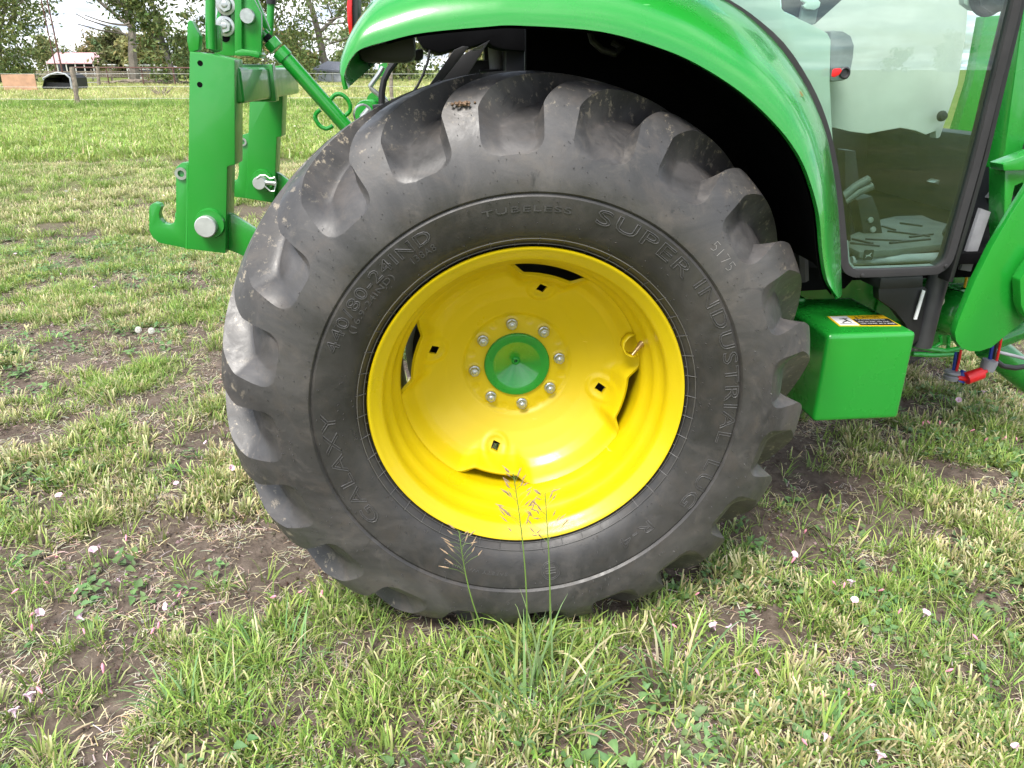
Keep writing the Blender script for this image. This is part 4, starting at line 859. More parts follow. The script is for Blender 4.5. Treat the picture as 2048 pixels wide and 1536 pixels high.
def tree(name, label, pos, H, r, seed, nleaf, lsize=0.24, trunk_r=0.28, low=0.35, stems=1, sparse=0.0, green=(0.150, 0.205, 0.070), dead=0, group=None, spread=1.0, skirt=0.3):
    R_ = random.Random(seed); g = np.random.default_rng(seed)
    root = empty(name, pos); tag(root, label, 'tree', group)
    mb = MB(); tips = []
    def limb(p, d, L, rad, depth):
        n = 5; pts = [p.copy()]; rs = [rad]; q = p.copy(); dd = d.normalized()
        for i in range(n):
            dd = (dd + Vector((R_.gauss(0, .16), R_.gauss(0, .16), R_.gauss(0.03, .10)))).normalized(); q = q + dd * (L / n); pts.append(q.copy()); rs.append(rad * (1 - 0.62 * (i + 1) / n))
            if depth > 0 and i >= 1:
                for _ in range(1 if R_.random() < 0.6 else 2):
                    a = R_.uniform(0, 2 * pi); s = Vector((cos(a), sin(a), R_.uniform(-0.1, 0.8))).normalized()
                    limb(q, (dd * 0.6 + s * spread).normalized(), L * R_.uniform(0.42, 0.66), rs[-1] * 0.62, depth - 1)
            if depth <= 1: tips.append((q.copy(), L))
        mb.tube(pts, rs, n=7 if depth > 0 else 5, cap=False)
    for s in range(stems):
        a = R_.uniform(0, 2 * pi); off = Vector((cos(a), sin(a), 0)) * (0.0 if stems == 1 else R_.uniform(0.3, 1.4))
        d = Vector((off.x * 0.22 + R_.gauss(0, .08), off.y * 0.22, 1))
        limb(off, d, H * R_.uniform(0.62, 0.78), trunk_r * (1 if stems == 1 else 0.65), 3)
    for k in range(dead):          # bare limbs low on the trunk
        z = H * R_.uniform(0.22, 0.42); a = R_.choice([pi, 0]) + R_.uniform(-.5, .5); limb(Vector((0, 0, z)), Vector((cos(a), sin(a) * .3, R_.uniform(-0.05, 0.35))), H * R_.uniform(0.2, 0.34), trunk_r * 0.24, 0)
    mb.build('trunk', 'bark', root, recalc=False).matrix_parent_inverse = Matrix.Identity(4)
    tp = np.array([t[0][:] for t in tips]); keep = (tp[:, 2] > H * low)
    tp = tp[keep] if keep.sum() > 5 else tp
    # clumps on the limb ends, leaves scattered through each clump
    ncl = max(20, nleaf // 55); ci = g.integers(0, len(tp), ncl); cc = tp[ci] + g.normal(0, 0.09 * r, (ncl, 3)); cs = g.uniform(0.10, 0.24, ncl) * r
    if low < 0.3:                   # foliage hanging low round the sides of the crown
        nx = int(ncl * (skirt if lsize < 0.3 else 0.6)); a2 = g.uniform(0, 2 * pi, nx); zz = g.uniform(0.04, 0.62, nx) * H; rr = r * np.sqrt(g.uniform(0.15, 1, nx)) * np.sqrt(np.clip(1 - ((zz / H - 0.45) / 0.60) ** 2, 0.1, 1))
        cc = np.concatenate([cc, np.stack([rr * np.cos(a2), rr * np.sin(a2), zz], -1)]); cs = np.concatenate([cs, g.uniform(0.10, 0.22, nx) * r]); ncl += nx
    k = g.integers(0, ncl, nleaf); c = cc[k] + g.normal(0, 1, (nleaf, 3)) * cs[k][:, None] * np.array([1, 1, 0.62])
    c = c[c[:, 2] > H * low * 0.15]; nl = len(c)
    u = g.normal(0, 1, (nl, 3)); u /= np.linalg.norm(u, axis=1)[:, None]; w = g.normal(0, 1, (nl, 3)); w -= (w * u).sum(1)[:, None] * u; w /= np.linalg.norm(w, axis=1)[:, None]
    s = g.uniform(0.6, 1.35, nl)[:, None] * lsize
    V = np.stack([c - u * s, c + w * s * 0.42, c + u * s, c - w * s * 0.42], 1).reshape(-1, 3); F = np.arange(nl * 4).reshape(-1, 4)
    kk = k[:nl]; tone = g.uniform(0.7, 1.35, ncl)[g.integers(0, ncl, nl)] * g.uniform(0.75, 1.3, nl); yel = g.uniform(0.85, 1.35, nl)
    col = np.stack([green[0] * tone * yel, green[1] * tone, green[2] * tone], -1).repeat(4, 0)
    o = bpy.data.objects.new('crown', quads_mesh('crown', V, F, col)); o.data.materials.append(M['leaf']); COL.objects.link(o); o.parent = root
    return root
def far(px, y, z=0.0):              # ground point below a pixel column at distance y
    p = at(px, 300, y); return Vector((p.x, y, z))
tree('leafy_tree', 'big multi-stemmed leafy tree at the far left edge of the field', far(22, 74), 13.5, 4.4, 3, 15000, 0.20, 0.32, 0.12, stems=4, dead=4, skirt=0.9)
tree('bare_limbed_tree', 'tall pale-trunked tree with bare limbs beside the barn', far(296, 82), 17, 4.2, 8, 2600, 0.20, 0.46, 0.42, dead=6, spread=0.8)
tree('dense_tree', 'dense dark green tree just left of the hitch mast', far(376, 64), 13, 2.6, 12, 12000, 0.18, 0.24, 0.12, green=(0.120, 0.175, 0.058), skirt=0.5)
tree('roadside_tree', 'leafy tree seen between the hitch mast and the top link', far(575, 70), 13, 3.8, 21, 12000, 0.19, 0.26, 0.12, stems=2, skirt=0.5, green=(0.155, 0.220, 0.070))
tree('gnarled_tree', 'gnarled tree with grey limbs behind the canopy tent', far(676, 80), 15, 5.0, 34, 10000, 0.19, 0.42, 0.15, dead=5)
tree('shady_tree', 'dark tree seen below the mudguard through the brackets', far(900, 78), 13, 6.5, 41, 11000, 0.22, 0.30, 0.10, stems=2, green=(0.120, 0.175, 0.055))
for i, (px, y, H) in enumerate(sorted(((150, 175, 9), (216, 165, 9.0), (262, 158, 9.5), (268, 132, 8.0), (330, 120, 8), (420, 135, 9), (620, 118, 7.5), (720, 120, 9.0), (800, 112, 10), (985, 110, 11), (-60, 120, 10), (1100, 120, 11), (500, 125, 8.5)))):
    tree('distant_tree', ('first second third fourth fifth sixth seventh eighth ninth tenth eleventh twelfth thirteenth'.split()[i]) + ' small tree from the left in the row beyond the paddock', far(px, y), H * 0.68, H * 0.36, 60 + i, 4600, 0.36, 0.16, 0.10, stems=2, green=(0.145 + 0.03 * (i % 3), 0.205, 0.085), group='trees beyond the paddock')
for i in range(9):
    tree('distant_tree', 'tree far behind the viewer, seen only as a reflection in the door glass', (95 + i * 26 + rng.uniform(-9, 9), -330 + rng.uniform(-40, 40), 0), rng.uniform(7, 12), 5.5, 90 + i, 900, 0.75, 0.2, 0.08, stems=2, group='trees mirrored in the door glass')

# ================================================================== FAR FIELD
M['roofpink'] = plain('faded_red_roof', (0.50, 0.30, 0.31), 0.5, 0, 0.12, 2); M['barnwall'] = plain('dark_barn_wall', (0.035, 0.04, 0.055), 0.8); M['cream2'] = plain('pale_wall', (0.55, 0.54, 0.52), 0.7)
M['ply'] = plain('plywood', (0.46, 0.27, 0.17), 0.8, 0, 0.22, 2.5); M['tarp'] = plain('black_tarp', (0.014, 0.015, 0.018), 0.55); M['tarplight'] = plain('grey_tarp', (0.34, 0.36, 0.38), 0.5, 0, 0.2, 3)
M['tent'] = plain('tent_roof', (0.15, 0.16, 0.19), 0.6); M['rust'] = plain('rusty_pipe', (0.12, 0.055, 0.045), 0.7); M['wirem'] = plain('fence_wire', (0.60, 0.60, 0.57), 0.5)
def fa(px, py, y): return at(px, py, y)
YB = 138.0
def pp2(pts, y, d): return MB().prism([fa(px, py, y) for px, py in pts], (0, d, 0))
barn = empty('barn', far(150, YB)); tag(barn, 'low open-fronted barn with faded pink metal roof', 'barn')
mb = MB(); a, b = fa(92, 126, YB), fa(207, 126, YB); c, d = fa(112, 105, YB + 5), fa(205, 105, YB + 5)
mb.add([a, b, d, c, a - Vector((0, 0, .12)), b - Vector((0, 0, .12)), d - Vector((0, 0, .12)), c - Vector((0, 0, .12))], [(0, 1, 2, 3), (7, 6, 5, 4), (0, 4, 5, 1), (1, 5, 6, 2), (2, 6, 7, 3), (3, 7, 4, 0)]); mb.build('roof', 'roofpink', barn, smooth=False)
mb = MB(); mb.box((fa(150, 140, YB).x, YB + 5, 1.3), (9.6, 0.2, 2.6)); mb.build('back_wall', 'barnwall', barn)
mb = MB(); mb.box((fa(205, 140, YB).x, YB + 2.6, 1.3), (0.2, 4.8, 2.6)); mb.build('end_wall', 'cream2', barn)
for px in (96, 116, 134, 152, 170, 188, 203): MB().box(fa(px, 138, YB + 0.2) * 1 + Vector((0, 0, 0)), (0.16, 0.16, 2.4)).build('post', 'cream2', barn)
def shed(name, label, px0, px1, pt, y, hgt):
    r_ = empty(name, far((px0 + px1) / 2, y)); tag(r_, label, 'shed'); a = fa(px0, pt, y); b = fa(px1, pt, y); w = b.x - a.x
    MB().box(((a.x + b.x) / 2, y + 1, a.z - hgt / 2), (w, 2.0, hgt)).build('wall', 'cream2', r_); MB().box(((a.x + b.x) / 2, y + 1, a.z + 0.06), (w + .3, 2.4, 0.12)).build('roof', 'white', r_)
    MB().box(((a.x + b.x) / 2, y - 0.01, a.z - hgt * 0.55), (w * 0.5, 0.05, hgt * 0.4)).build('window', 'barnwall', r_)
shed('white_shed', 'long low white shed behind the bare-limbed tree', 252, 322, 131, 118, 1.7)
shed('white_shed', 'small white shed at the right end of the barn', 208, 230, 130, 130, 1.6)
# plywood, hutch, tent
pw = pp2([(1, 149), (68, 148), (75, 180), (8, 181)], 46, 0.05).build('plywood_sheet', 'ply'); tag(pw, 'weathered plywood sheet leaning by the fence at far left', 'plywood')
hut = empty('stock_hutch', far(116, 46)); tag(hut, 'black tarp-covered arched hutch beside the plywood sheet', 'hutch')
arc = [(84, 176), (88, 160), (86, 157), (100, 149), (115, 145), (130, 148), (140, 156), (144, 178)]
mb = MB(); n = len(arc); A3 = [fa(*p, 46) for p in arc]; mb.add(A3 + [p + Vector((0, 2.2, 0)) for p in A3], [(i, i + 1, n + i + 1, n + i) for i in range(n - 1)] + [tuple(range(n, 2 * n))]); mb.build('cover', 'tarp', hut, smooth=False)
MB().tube([fa(*p, 45.98) for p in arc[1:]], 0.05, n=6).build('front_hoop', 'tarplight', hut)
pp2([(88, 164), (142, 166), (143, 178), (86, 178)], 46.3, 0.05).build('front_board', 'tarp', hut, smooth=False)
tent = empty('canopy_tent', far(662, 72)); tag(tent, 'grey-roofed canopy tent with pale tarp walls by the fence', 'tent')
rp = [fa(623, 138, 72), fa(690, 141, 72), fa(700, 137, 75), fa(655, 122, 73.5), fa(690, 124, 73.5), fa(634, 135, 75)]
mb = MB(); mb.add(rp, [(0, 1, 4, 3), (1, 2, 4), (2, 5, 3, 4), (5, 0, 3)]); mb.add([rp[0], rp[1], rp[1] - Vector((0, 0, .15)), rp[0] - Vector((0, 0, .15))], [(0, 1, 2, 3)]); mb.build('roof', 'tent', tent, smooth=False)
for pts in ([(634, 142), (663, 144), (664, 163), (650, 164), (635, 161)], [(666, 143), (690, 144), (692, 169), (668, 168)]): pp2(pts, 72.2, 0.06).build('tarp_wall', 'tarplight', tent, bevel=0.01)
for px in (632, 665, 691): MB().cyl(fa(px, 141, 72.1), fa(px + 1, 168, 72.1), 0.05, n=8).build('leg', 'zinc', tent)
pp2([(640, 164), (666, 164), (667, 170), (641, 170)], 73, 0.4).build('bench', 'wood', tent)
# fences
def post(name, label, p0, p1, r_, mat='wood', cat='fence post', group=None):
    n = 6; o = empty(name, p0); d = p1 - p0
    mb = MB(); mb.tube([p0.lerp(p1, i / n) + Vector((rng.uniform(-.012, .012), 0, 0)) - (Vector((0, 0, 0.25)) if i == 0 else Vector()) for i in range(n + 1)], [r_ * rng.uniform(0.86, 1.1) for i in range(n + 1)], n=9)
    bpy.data.objects.remove(o); o = mb.build(name, mat); return tag(o, label, cat, group)
b1 = gnd(157, 216); post('fence_post', 'leaning weathered wooden post standing in the tall grass', b1, at(144, 134, b1.y), 0.085)
for i, px in enumerate((468, 790, -160)):
    b = far(px, b1.y + 0.5); post('fence_post', ('wooden fence post hidden behind the hitch', 'wooden fence post hidden behind the rear tyre', 'wooden fence post past the left edge')[i], b, b + Vector((0, 0, 1.3)), 0.075)
for i, zz in enumerate((1.12, 0.70, 0.30)):
    mb = MB(); pts = [far(px, b1.y + (0 if px == 157 else .5)) + Vector((0, -0.09, zz - 0.02 * (k % 2))) for k, px in enumerate((-400, -160, 0, 157, 310, 468, 630, 790, 1100))]; mb.tube(pts, 0.005, n=5); tag(mb.build('fence_wire', 'wirem'), ('top wire of the paddock fence', 'middle wire of the paddock fence', 'bottom wire of the paddock fence')[i], 'wire', 'paddock fence wires')
for i, (px, top, bot) in enumerate(((199, 133, 178), (225, 138, 160), (820, 133, 166), (528, 138, 168), (960, 136, 160))):
    b = gnd(px, bot); post('fence_post', ('pale wooden post at the right of the paddock gate', 'short pale post behind the gate', 'thick wooden post seen under the mudguard', 'wooden post between hitch upright and top link', 'wooden post seen among the cab brackets')[i], b, at(px - 4, top, b.y), 0.11)
mb = MB(); p, q = fa(142, 135, 60), fa(470, 136, 62); mb.cyl(p, q, 0.05, n=8); tag(mb.build('pipe_rail', 'rust'), 'long rusty pipe rail along the corral', 'pipe rail')
for i_, px in enumerate((148, 212, 282, 345, 400)):
    mb = MB(); p = fa(px, 135, 61); mb.cyl(Vector((p.x, p.y, -0.2)), p, 0.045, n=8); tag(mb.build('corral_post', 'rust'), ('first second third fourth fifth'.split()[i_]) + ' rusty pipe post from the left under the corral rail', 'fence post', 'corral rail posts')
for i, (px, py) in enumerate(((128.5, -20), (124, -20))):
    b = far((158, 147)[i], (62, 66)[i]); mb = MB(); mb.cyl(b, b + Vector((0, 0, 8.0)), 0.065 if i == 0 else 0.045, 0.05, n=8); tag(mb.build('pipe_pole', 'rust'), ('tall thin rusty pole above the leaning post', 'thinner rusty pole just left of the tall one')[i], 'pole')
for k in range(4):                  # rail fence in the distance
    a, b = fa(60, 144 + k * 3.3, 90), fa(400, 143 + k * 3.3, 92); mb = MB(); mb.box((a + b) / 2, ((b - a).length, 0.05, 0.12)); tag(mb.build('fence_rail', 'wood'), ('top', 'second', 'third', 'lowest')[k] + ' grey timber rail of the far corral', 'fence rail', 'far corral rails')
for i_, px in enumerate(range(70, 400, 36)):
    p = far(px, 91.5); mb = MB(); mb.box(p + Vector((0, 0, 0.5)), (0.12, 0.12, 1.5)); tag(mb.build('corral_post', 'wood'), ('first second third fourth fifth sixth seventh eighth ninth tenth'.split()[i_]) + ' grey timber post of the far corral, counting from the left', 'fence post', 'far corral posts')
gate = empty('paddock_gate', far(180, 59)); tag(gate, 'tubular gate hung between post and hutch', 'gate')
for k in range(4): MB().cyl(fa(160, 147 + k * 9, 59), fa(196, 147 + k * 9, 59), 0.022, n=6).build('gate_bar', 'grey', gate)
mb = MB(); g_ = np.random.default_rng(4)
for k in range(50):
    p = far(g_.uniform(232, 384), g_.uniform(66, 70)); h_ = 0.22 + 0.25 * math.sin((p.x - far(232, 68).x) / (far(384, 68).x - far(232, 68).x) * pi); mb.tube([p + Vector((-1.2, 0, g_.uniform(0.05, h_))), p + Vector((0, g_.uniform(-.3, .3), g_.uniform(0.1, h_))), p + Vector((1.2, 0, g_.uniform(0.03, h_)))], [0.03, 0.06, 0.03], n=5)
o = mb.build('brush_pile', 'wood'); tag(o, 'low pile of grey cut branches past the fence', 'brush pile', kind='stuff')

# ================================================================== GRASS
GREEN = np.array([0.150, 0.258, 0.046]); LIGHT = np.array([0.275, 0.395, 0.088]); BLUE = np.array([0.140, 0.240, 0.090]); STRAW = np.array([0.64, 0.55, 0.34]); TAN = np.array([0.52, 0.40, 0.21]); DRY = np.array([0.58, 0.50, 0.39])
class Tuft:
    def __init__(s): s.V = []; s.F = []; s.C = []
    def blade(s, p, a, L, w, lean, curl, c0, c1, c2, tip=0.25, seg=3):
        d = np.array([cos(a), sin(a), 0]); n = np.array([-sin(a), cos(a), 0]); o = len(s.V)
        for i in range(seg + 1):
            t = i / seg; h = lean * t + curl * t * t; q = np.array(p) + d * L * h + np.array([0, 0, 1]) * L * t * math.sqrt(max(0.06, 1 - min(0.94, (h * 0.9) ** 2)))
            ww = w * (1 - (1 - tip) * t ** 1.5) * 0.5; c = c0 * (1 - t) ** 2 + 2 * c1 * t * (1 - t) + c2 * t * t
            s.V += [q - n * ww, q + n * ww]; s.C += [c, c]
            if i: k = o + 2 * i; s.F.append((k - 2, k - 1, k + 1, k))
    def straw(s, p, a, L, w, tilt, c):
        d = np.array([cos(a), sin(a), tilt]); n = np.array([-sin(a), cos(a), 0]); o = len(s.V); m = np.array(p) + d * L * 0.5 + np.array([0, 0, L * 0.06])
        for q in (np.array(p), m, np.array(p) + d * L): s.V += [q - n * w / 2, q + n * w / 2]; s.C += [c, c]
        s.F += [(o, o + 1, o + 3, o + 2), (o + 2, o + 3, o + 5, o + 4)]
    def leaf(s, p, a, L, w, up, c):
        d = np.array([cos(a), sin(a), up]); n = np.array([-sin(a), cos(a), 0]); o = len(s.V); p = np.array(p); z = np.array([0, 0, 1.0])
        pts = [p, p + d * L * .12 - n * w * .55 + z * w * .15, p + d * L * .12 + n * w * .55 + z * w * .15, p + d * L * .5 - n * w * .42 + z * w * .15, p + d * L * .5 + n * w * .42 + z * w * .15, p + d * L * .5, p + d * L + z * -w * .1]
        s.V += pts; s.C += [c * 0.9, c, c, c, c, c * 1.15, c]
        s.F += [(o, o + 2, o + 4, o + 5), (o, o + 5, o + 3, o + 1), (o + 5, o + 4, o + 6, o + 6), (o + 5, o + 6, o + 3, o + 3)]
    def mesh(s, name):
        me = bpy.data.meshes.new(name); me.from_pydata([tuple(v) for v in s.V], [], [tuple(dict.fromkeys(f)) for f in s.F]); me.update(); set_cols(me, np.array(s.C)); me.materials.append(M['blade'])
        me.polygons.foreach_set('use_smooth', [True] * len(me.polygons)); return me
tg = random.Random(99)
def u(a, b): return tg.uniform(a, b)
def jit(c, s=0.18): return np.clip(c * (1 + np.array([u(-s, s), u(-s, s), u(-s, s)]) * 0.6) * u(1 - s, 1 + s), 0.005, 1)
def mown(n, rad, L0, L1, w0, w1, cut):     # cropped blunt tuft with bleached tips
    t = Tuft()
    for i in range(n):
        a = u(0, 2 * pi); r_ = rad * math.sqrt(u(0, 1)); p = (r_ * cos(a), r_ * sin(a), -0.004); c = jit(GREEN if u(0, 1) < .55 else LIGHT); k = u(0, 1)
        tip = jit(STRAW) if k < cut else (jit(TAN) if k < cut * 1.25 else c * 1.15)
        mid = c if k >= cut else c * 0.75 + STRAW * 0.25
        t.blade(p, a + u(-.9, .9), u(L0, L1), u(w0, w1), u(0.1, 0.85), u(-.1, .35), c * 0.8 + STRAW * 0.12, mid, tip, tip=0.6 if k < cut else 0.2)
    return t
def fine_(n, rad, L0, L1, w0, w1, cols=(LIGHT, GREEN)):
    t = Tuft(); A0 = u(0, 2 * pi)
    for i in range(n):
        a = u(0, 2 * pi); r_ = rad * math.sqrt(u(0, 1)); p = (r_ * cos(a), r_ * sin(a), -0.004); c = jit(cols[0] if u(0, 1) < .5 else cols[1])
        if u(0, 1) < .08: c = jit(STRAW)
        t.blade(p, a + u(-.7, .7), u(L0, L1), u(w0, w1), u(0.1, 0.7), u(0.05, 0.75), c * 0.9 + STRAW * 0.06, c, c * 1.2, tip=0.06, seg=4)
    return t
def litter(n, rad, L0, L1):
    t = Tuft()
    for i in range(n): a = u(0, 2 * pi); r_ = rad * math.sqrt(u(0, 1)); t.straw((r_ * cos(a), r_ * sin(a), u(0.001, 0.008)), u(0, 2 * pi), u(L0, L1), u(.0007, .0019), u(-.05, .22), jit(DRY if u(0, 1) < .6 else STRAW * 0.85, .3))
    return t
def weed(n, rad, L0, L1, asp=0.55, col=BLUE, rise=0.02):
    t = Tuft()
    for i in range(n): a = u(0, 2 * pi); r_ = rad * math.sqrt(u(0, 1)); L = u(L0, L1); t.leaf((r_ * cos(a), r_ * sin(a), u(0.004, rise)), u(0, 2 * pi), L, L * asp, u(-.1, .5), jit(col))
    return t
def crumbs(n, rad):
    t = Tuft()
    for i in range(n):
        a = u(0, 2 * pi); r_ = rad * math.sqrt(u(0, 1)); s_ = u(.0015, .006); c = jit(np.array([0.12, 0.088, 0.066]) if u(0, 1) < .85 else np.array([0.34, 0.29, 0.23]), .3); o = len(t.V); q = np.array([r_ * cos(a), r_ * sin(a), s_ * .2])
        for d in ((1, 0, 0), (-.5, .87, 0), (-.5, -.87, 0), (0, 0, 1), (0, 0, -1)): t.V.append(q + np.array(d) * s_ * u(.7, 1.2)); t.C.append(c)
        t.F += [(o, o + 1, o + 3), (o + 1, o + 2, o + 3), (o + 2, o, o + 3)]
    return t
def kit(name, makers):
    c = bpy.data.collections.new(name)
    for i, t in enumerate(makers): c.objects.link(bpy.data.objects.new('%s_%02d' % (name, i), t.mesh(name)))
    return c, len(makers)
def scatter(name, label, cat, P, rot, scl, idx, coll):
    me = bpy.data.meshes.new(name); n = len(P); me.vertices.add(n); me.vertices.foreach_set('co', P.astype(np.float32).ravel())
    a = me.attributes.new('rot', 'FLOAT_VECTOR', 'POINT'); a.data.foreach_set('vector', rot.astype(np.float32).ravel())
    a = me.attributes.new('scl', 'FLOAT', 'POINT'); a.data.foreach_set('value', scl.astype(np.float32)); a = me.attributes.new('idx', 'INT', 'POINT'); a.data.foreach_set('value', idx.astype(np.int32)); me.update()
    o = bpy.data.objects.new(name, me); COL.objects.link(o); o['kind'] = 'stuff'; o['label'] = label; o['category'] = cat
    ng = bpy.data.node_groups.new(name, 'GeometryNodeTree'); ng.interface.new_socket('Geometry', in_out='INPUT', socket_type='NodeSocketGeometry'); ng.interface.new_socket('Geometry', in_out='OUTPUT', socket_type='NodeSocketGeometry')
    N = ng.nodes; K = ng.links; gi = N.new('NodeGroupInput'); go = N.new('NodeGroupOutput'); ip = N.new('GeometryNodeInstanceOnPoints'); ci = N.new('GeometryNodeCollectionInfo')
    ci.inputs['Collection'].default_value = coll; ci.inputs['Separate Children'].default_value = True; ci.inputs['Reset Children'].default_value = True; ip.inputs['Pick Instance'].default_value = True
    def na(nm, ty): q = N.new('GeometryNodeInputNamedAttribute'); q.data_type = ty; q.inputs['Name'].default_value = nm; return q.outputs['Attribute']
    K.new(gi.outputs[0], ip.inputs['Points']); K.new(ci.outputs[0], ip.inputs['Instance']); K.new(na('idx', 'INT'), ip.inputs['Instance Index']); K.new(na('rot', 'FLOAT_VECTOR'), ip.inputs['Rotation']); K.new(na('scl', 'FLOAT'), ip.inputs['Scale']); K.new(ip.outputs[0], go.inputs[0])
    md = o.modifiers.new('scatter', 'NODES'); md.node_group = ng; return o
def inview(x, y, m=170, left_only=False):
    dx = x - CAM.x; dy = y - CAM.y; dz = -CAM.z; k = dx * FW.x + dy * FW.y + dz * FW.z; k = np.maximum(k, 1e-3)
    px = 1024 + 1508 * (dx * RT.x + dy * RT.y) / k; py = 768 - 1508 * (dx * UP.x + dy * UP.y + dz * UP.z) / k
    return (px > -m) & (px < 2048 + m) & (py < 1536 + m * 1.2) & ((px < 1120) | (not left_only))
def cloud(x0, x1, y0, y1, dens, keepf, left_only=False):
    n = int((x1 - x0) * (y1 - y0) * dens); x = nr.uniform(x0, x1, n); y = nr.uniform(y0, y1, n); k = inview(x, y, left_only=left_only); x, y = x[k], y[k]; k = nr.random(len(x)) < keepf(x, y); return x[k], y[k]
def place(name, label, cat, x, y, coll, nk, s0, s1, tilt=0.18, idx=None, zoff=0.0):
    n = len(x); P = np.stack([x, y, height(x, y) + zoff], -1); rot = np.stack([nr.normal(0, tilt, n), nr.normal(0, tilt, n), nr.uniform(0, 2 * pi, n)], -1)
    return scatter(name, label, cat, P, rot, nr.uniform(s0, s1, n), nr.integers(0, nk, n) if idx is None else idx, coll)
def under(x, y):                    # the tyre's footprint
    return ((np.abs(x) < 0.30) & (y > 0.0) & (y < 0.42)).astype(float)
clumpy = lambda x, y: 0.06 + 0.94 * sstep(0.40, 0.55, fbm(x * 6.5 + 3, y * 6.5 + 8, 3))
straw_zone = lambda x, y: sstep(0.42, 0.62, fbm(x * 1.3 + 31, y * 1.3 + 5, 3))
WP = gnd(300, 520); WQ = [(gnd(1720, 1190), .30, .12), (gnd(180, 1210), .28, .14), (gnd(1700, 1430), .25, .10), (gnd(1560, 1130), .2, .08)]
kA, nA = kit('mown_tuft', [mown(15, .026, .022, .05, .0032, .0058, .62) for i in range(7)]); kA2, nA2 = kit('green_tuft', [mown(14, .026, .024, .055, .003, .0052, .16) for i in range(6)])
kB, nB = kit('fine_tuft', [fine_(15, .024, .045, .095, .0020, .0042) for i in range(7)]); kL, nL = kit('litter', [litter(34, .055, .008, .034) for i in range(5)])
kW, nW = kit('weed', [weed(9, .045, .014, .030) for i in range(5)] + [weed(14, .035, .006, .012, .8, GREEN) for i in range(2)]); kC, nC = kit('crumb', [crumbs(14, .05) for i in range(4)])
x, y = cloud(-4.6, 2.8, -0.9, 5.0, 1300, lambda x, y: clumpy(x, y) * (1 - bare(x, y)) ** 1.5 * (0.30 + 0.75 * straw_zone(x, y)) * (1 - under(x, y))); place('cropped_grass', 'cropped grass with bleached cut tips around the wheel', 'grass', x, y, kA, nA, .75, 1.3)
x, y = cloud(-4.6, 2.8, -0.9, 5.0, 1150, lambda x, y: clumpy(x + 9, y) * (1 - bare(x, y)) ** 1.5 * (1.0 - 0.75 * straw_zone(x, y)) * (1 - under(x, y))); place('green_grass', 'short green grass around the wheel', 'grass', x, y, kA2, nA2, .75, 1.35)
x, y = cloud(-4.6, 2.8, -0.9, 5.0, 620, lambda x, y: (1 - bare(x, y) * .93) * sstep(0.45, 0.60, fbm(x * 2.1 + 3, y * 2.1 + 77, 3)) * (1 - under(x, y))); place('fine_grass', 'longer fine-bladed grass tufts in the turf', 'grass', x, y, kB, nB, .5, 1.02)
x, y = cloud(-4.6, 2.8, -0.9, 5.0, 420, lambda x, y: (0.50 + 0.0 * x) * (1 - 0.45 * bare(x, y)) * (1 - 0.6 * sstep(0.35, 0.7, x) * bare(x, y))); place('straw_litter', 'dry straw clippings lying on the soil', 'straw', x, y, kL, nL, .7, 1.4, 0.06)
x, y = cloud(-4.6, 2.8, -0.9, 5.0, 420, lambda x, y: np.maximum(sstep(0.47, 0.60, fbm(x * 1.7 + 13, y * 1.7 + 41, 3)), np.maximum(np.exp(-(((x - WP.x) / 0.9) ** 2 + ((y - WP.y) / 0.7) ** 2)), sum(np.exp(-(((x - c_.x) / a_) ** 2 + ((y - c_.y) / b_) ** 2)) for c_, a_, b_ in WQ).clip(0, 1))) * (1 - bare(x, y) * .7) * (1 - under(x, y))); place('bindweed_leaves', 'blue-green bindweed leaves creeping through the grass', 'weeds', x, y, kW, nW, .7, 1.3, .25)
x, y = cloud(-3.2, 2.6, -0.9, 3.0, 260, lambda x, y: 0.25 + 0.75 * bare(x, y)); place('soil_crumbs', 'crumbs of brown soil on the bare patches', 'soil', x, y, kC, nC, .6, 1.5, .1)
# middle distance
mA, mnA = kit('mid_mown', [mown(26, .07, .03, .065, .005, .009, .70) for i in range(5)]); mB, mnB = kit('mid_fine', [fine_(24, .07, .05, .11, .004, .007) for i in range(5)])
x, y = cloud(-9, 3.2, 5.0, 10.5, 300, lambda x, y: clumpy(x * .4, y * .4) * (1 - bare(x, y) * .95) * (0.25 + 0.75 * straw_zone(x, y)) ); place('mid_cropped_grass', 'cropped yellowish grass behind the tractor', 'grass', x, y, mA, mnA, .7, 1.3)
x, y = cloud(-9, 3.2, 5.0, 10.5, 260, lambda x, y: clumpy(x * .4 + 5, y * .4) * (1 - bare(x, y) * .95) * (1 - 0.8 * straw_zone(x, y))); place('mid_green_grass', 'green grass behind the tractor', 'grass', x, y, mB, mnB, .6, 1.15)
FIELD = np.array([0.215, 0.330, 0.062]); FIELD2 = np.array([0.32, 0.40, 0.105]); HAY = np.array([0.46, 0.44, 0.20])
fA, fnA = kit('field_grass', [fine_(46, .18, .06, .12, .009, .016, (FIELD, FIELD2)) for i in range(5)]); fB, fnB = kit('hay_grass', [fine_(60, .38, .10, .24, .018, .035, (FIELD2, HAY)) for i in range(5)]); fT, fnT = kit('tall_grass', [fine_(46, .22, .18, .38, .010, .018, (FIELD, GREEN)) for i in range(4)])
x, y = cloud(-16, 2.5, 10.5, 29, 60, lambda x, y: (1 - bare(x, y) * .9), True); place('field_grass', 'bright green mown field between tractor and fence', 'grass', x, y, fA, fnA, .7, 1.3)
x, y = cloud(-16, 2.5, 26, 31, 26, lambda x, y: 0.35 + 0.65 * np.exp(-((y - 28.5) / 1.3) ** 2), True); place('tall_grass', 'taller green grass along the foot of the fence', 'grass', x, y, fT, fnT, .5, 1.1)
x, y = cloud(-38, 3, 30, 80, 9, lambda x, y: np.full_like(x, .95), True); place('hay_grass', 'yellowish hay meadow beyond the fence', 'grass', x, y, fB, fnB, .6, 1.2)
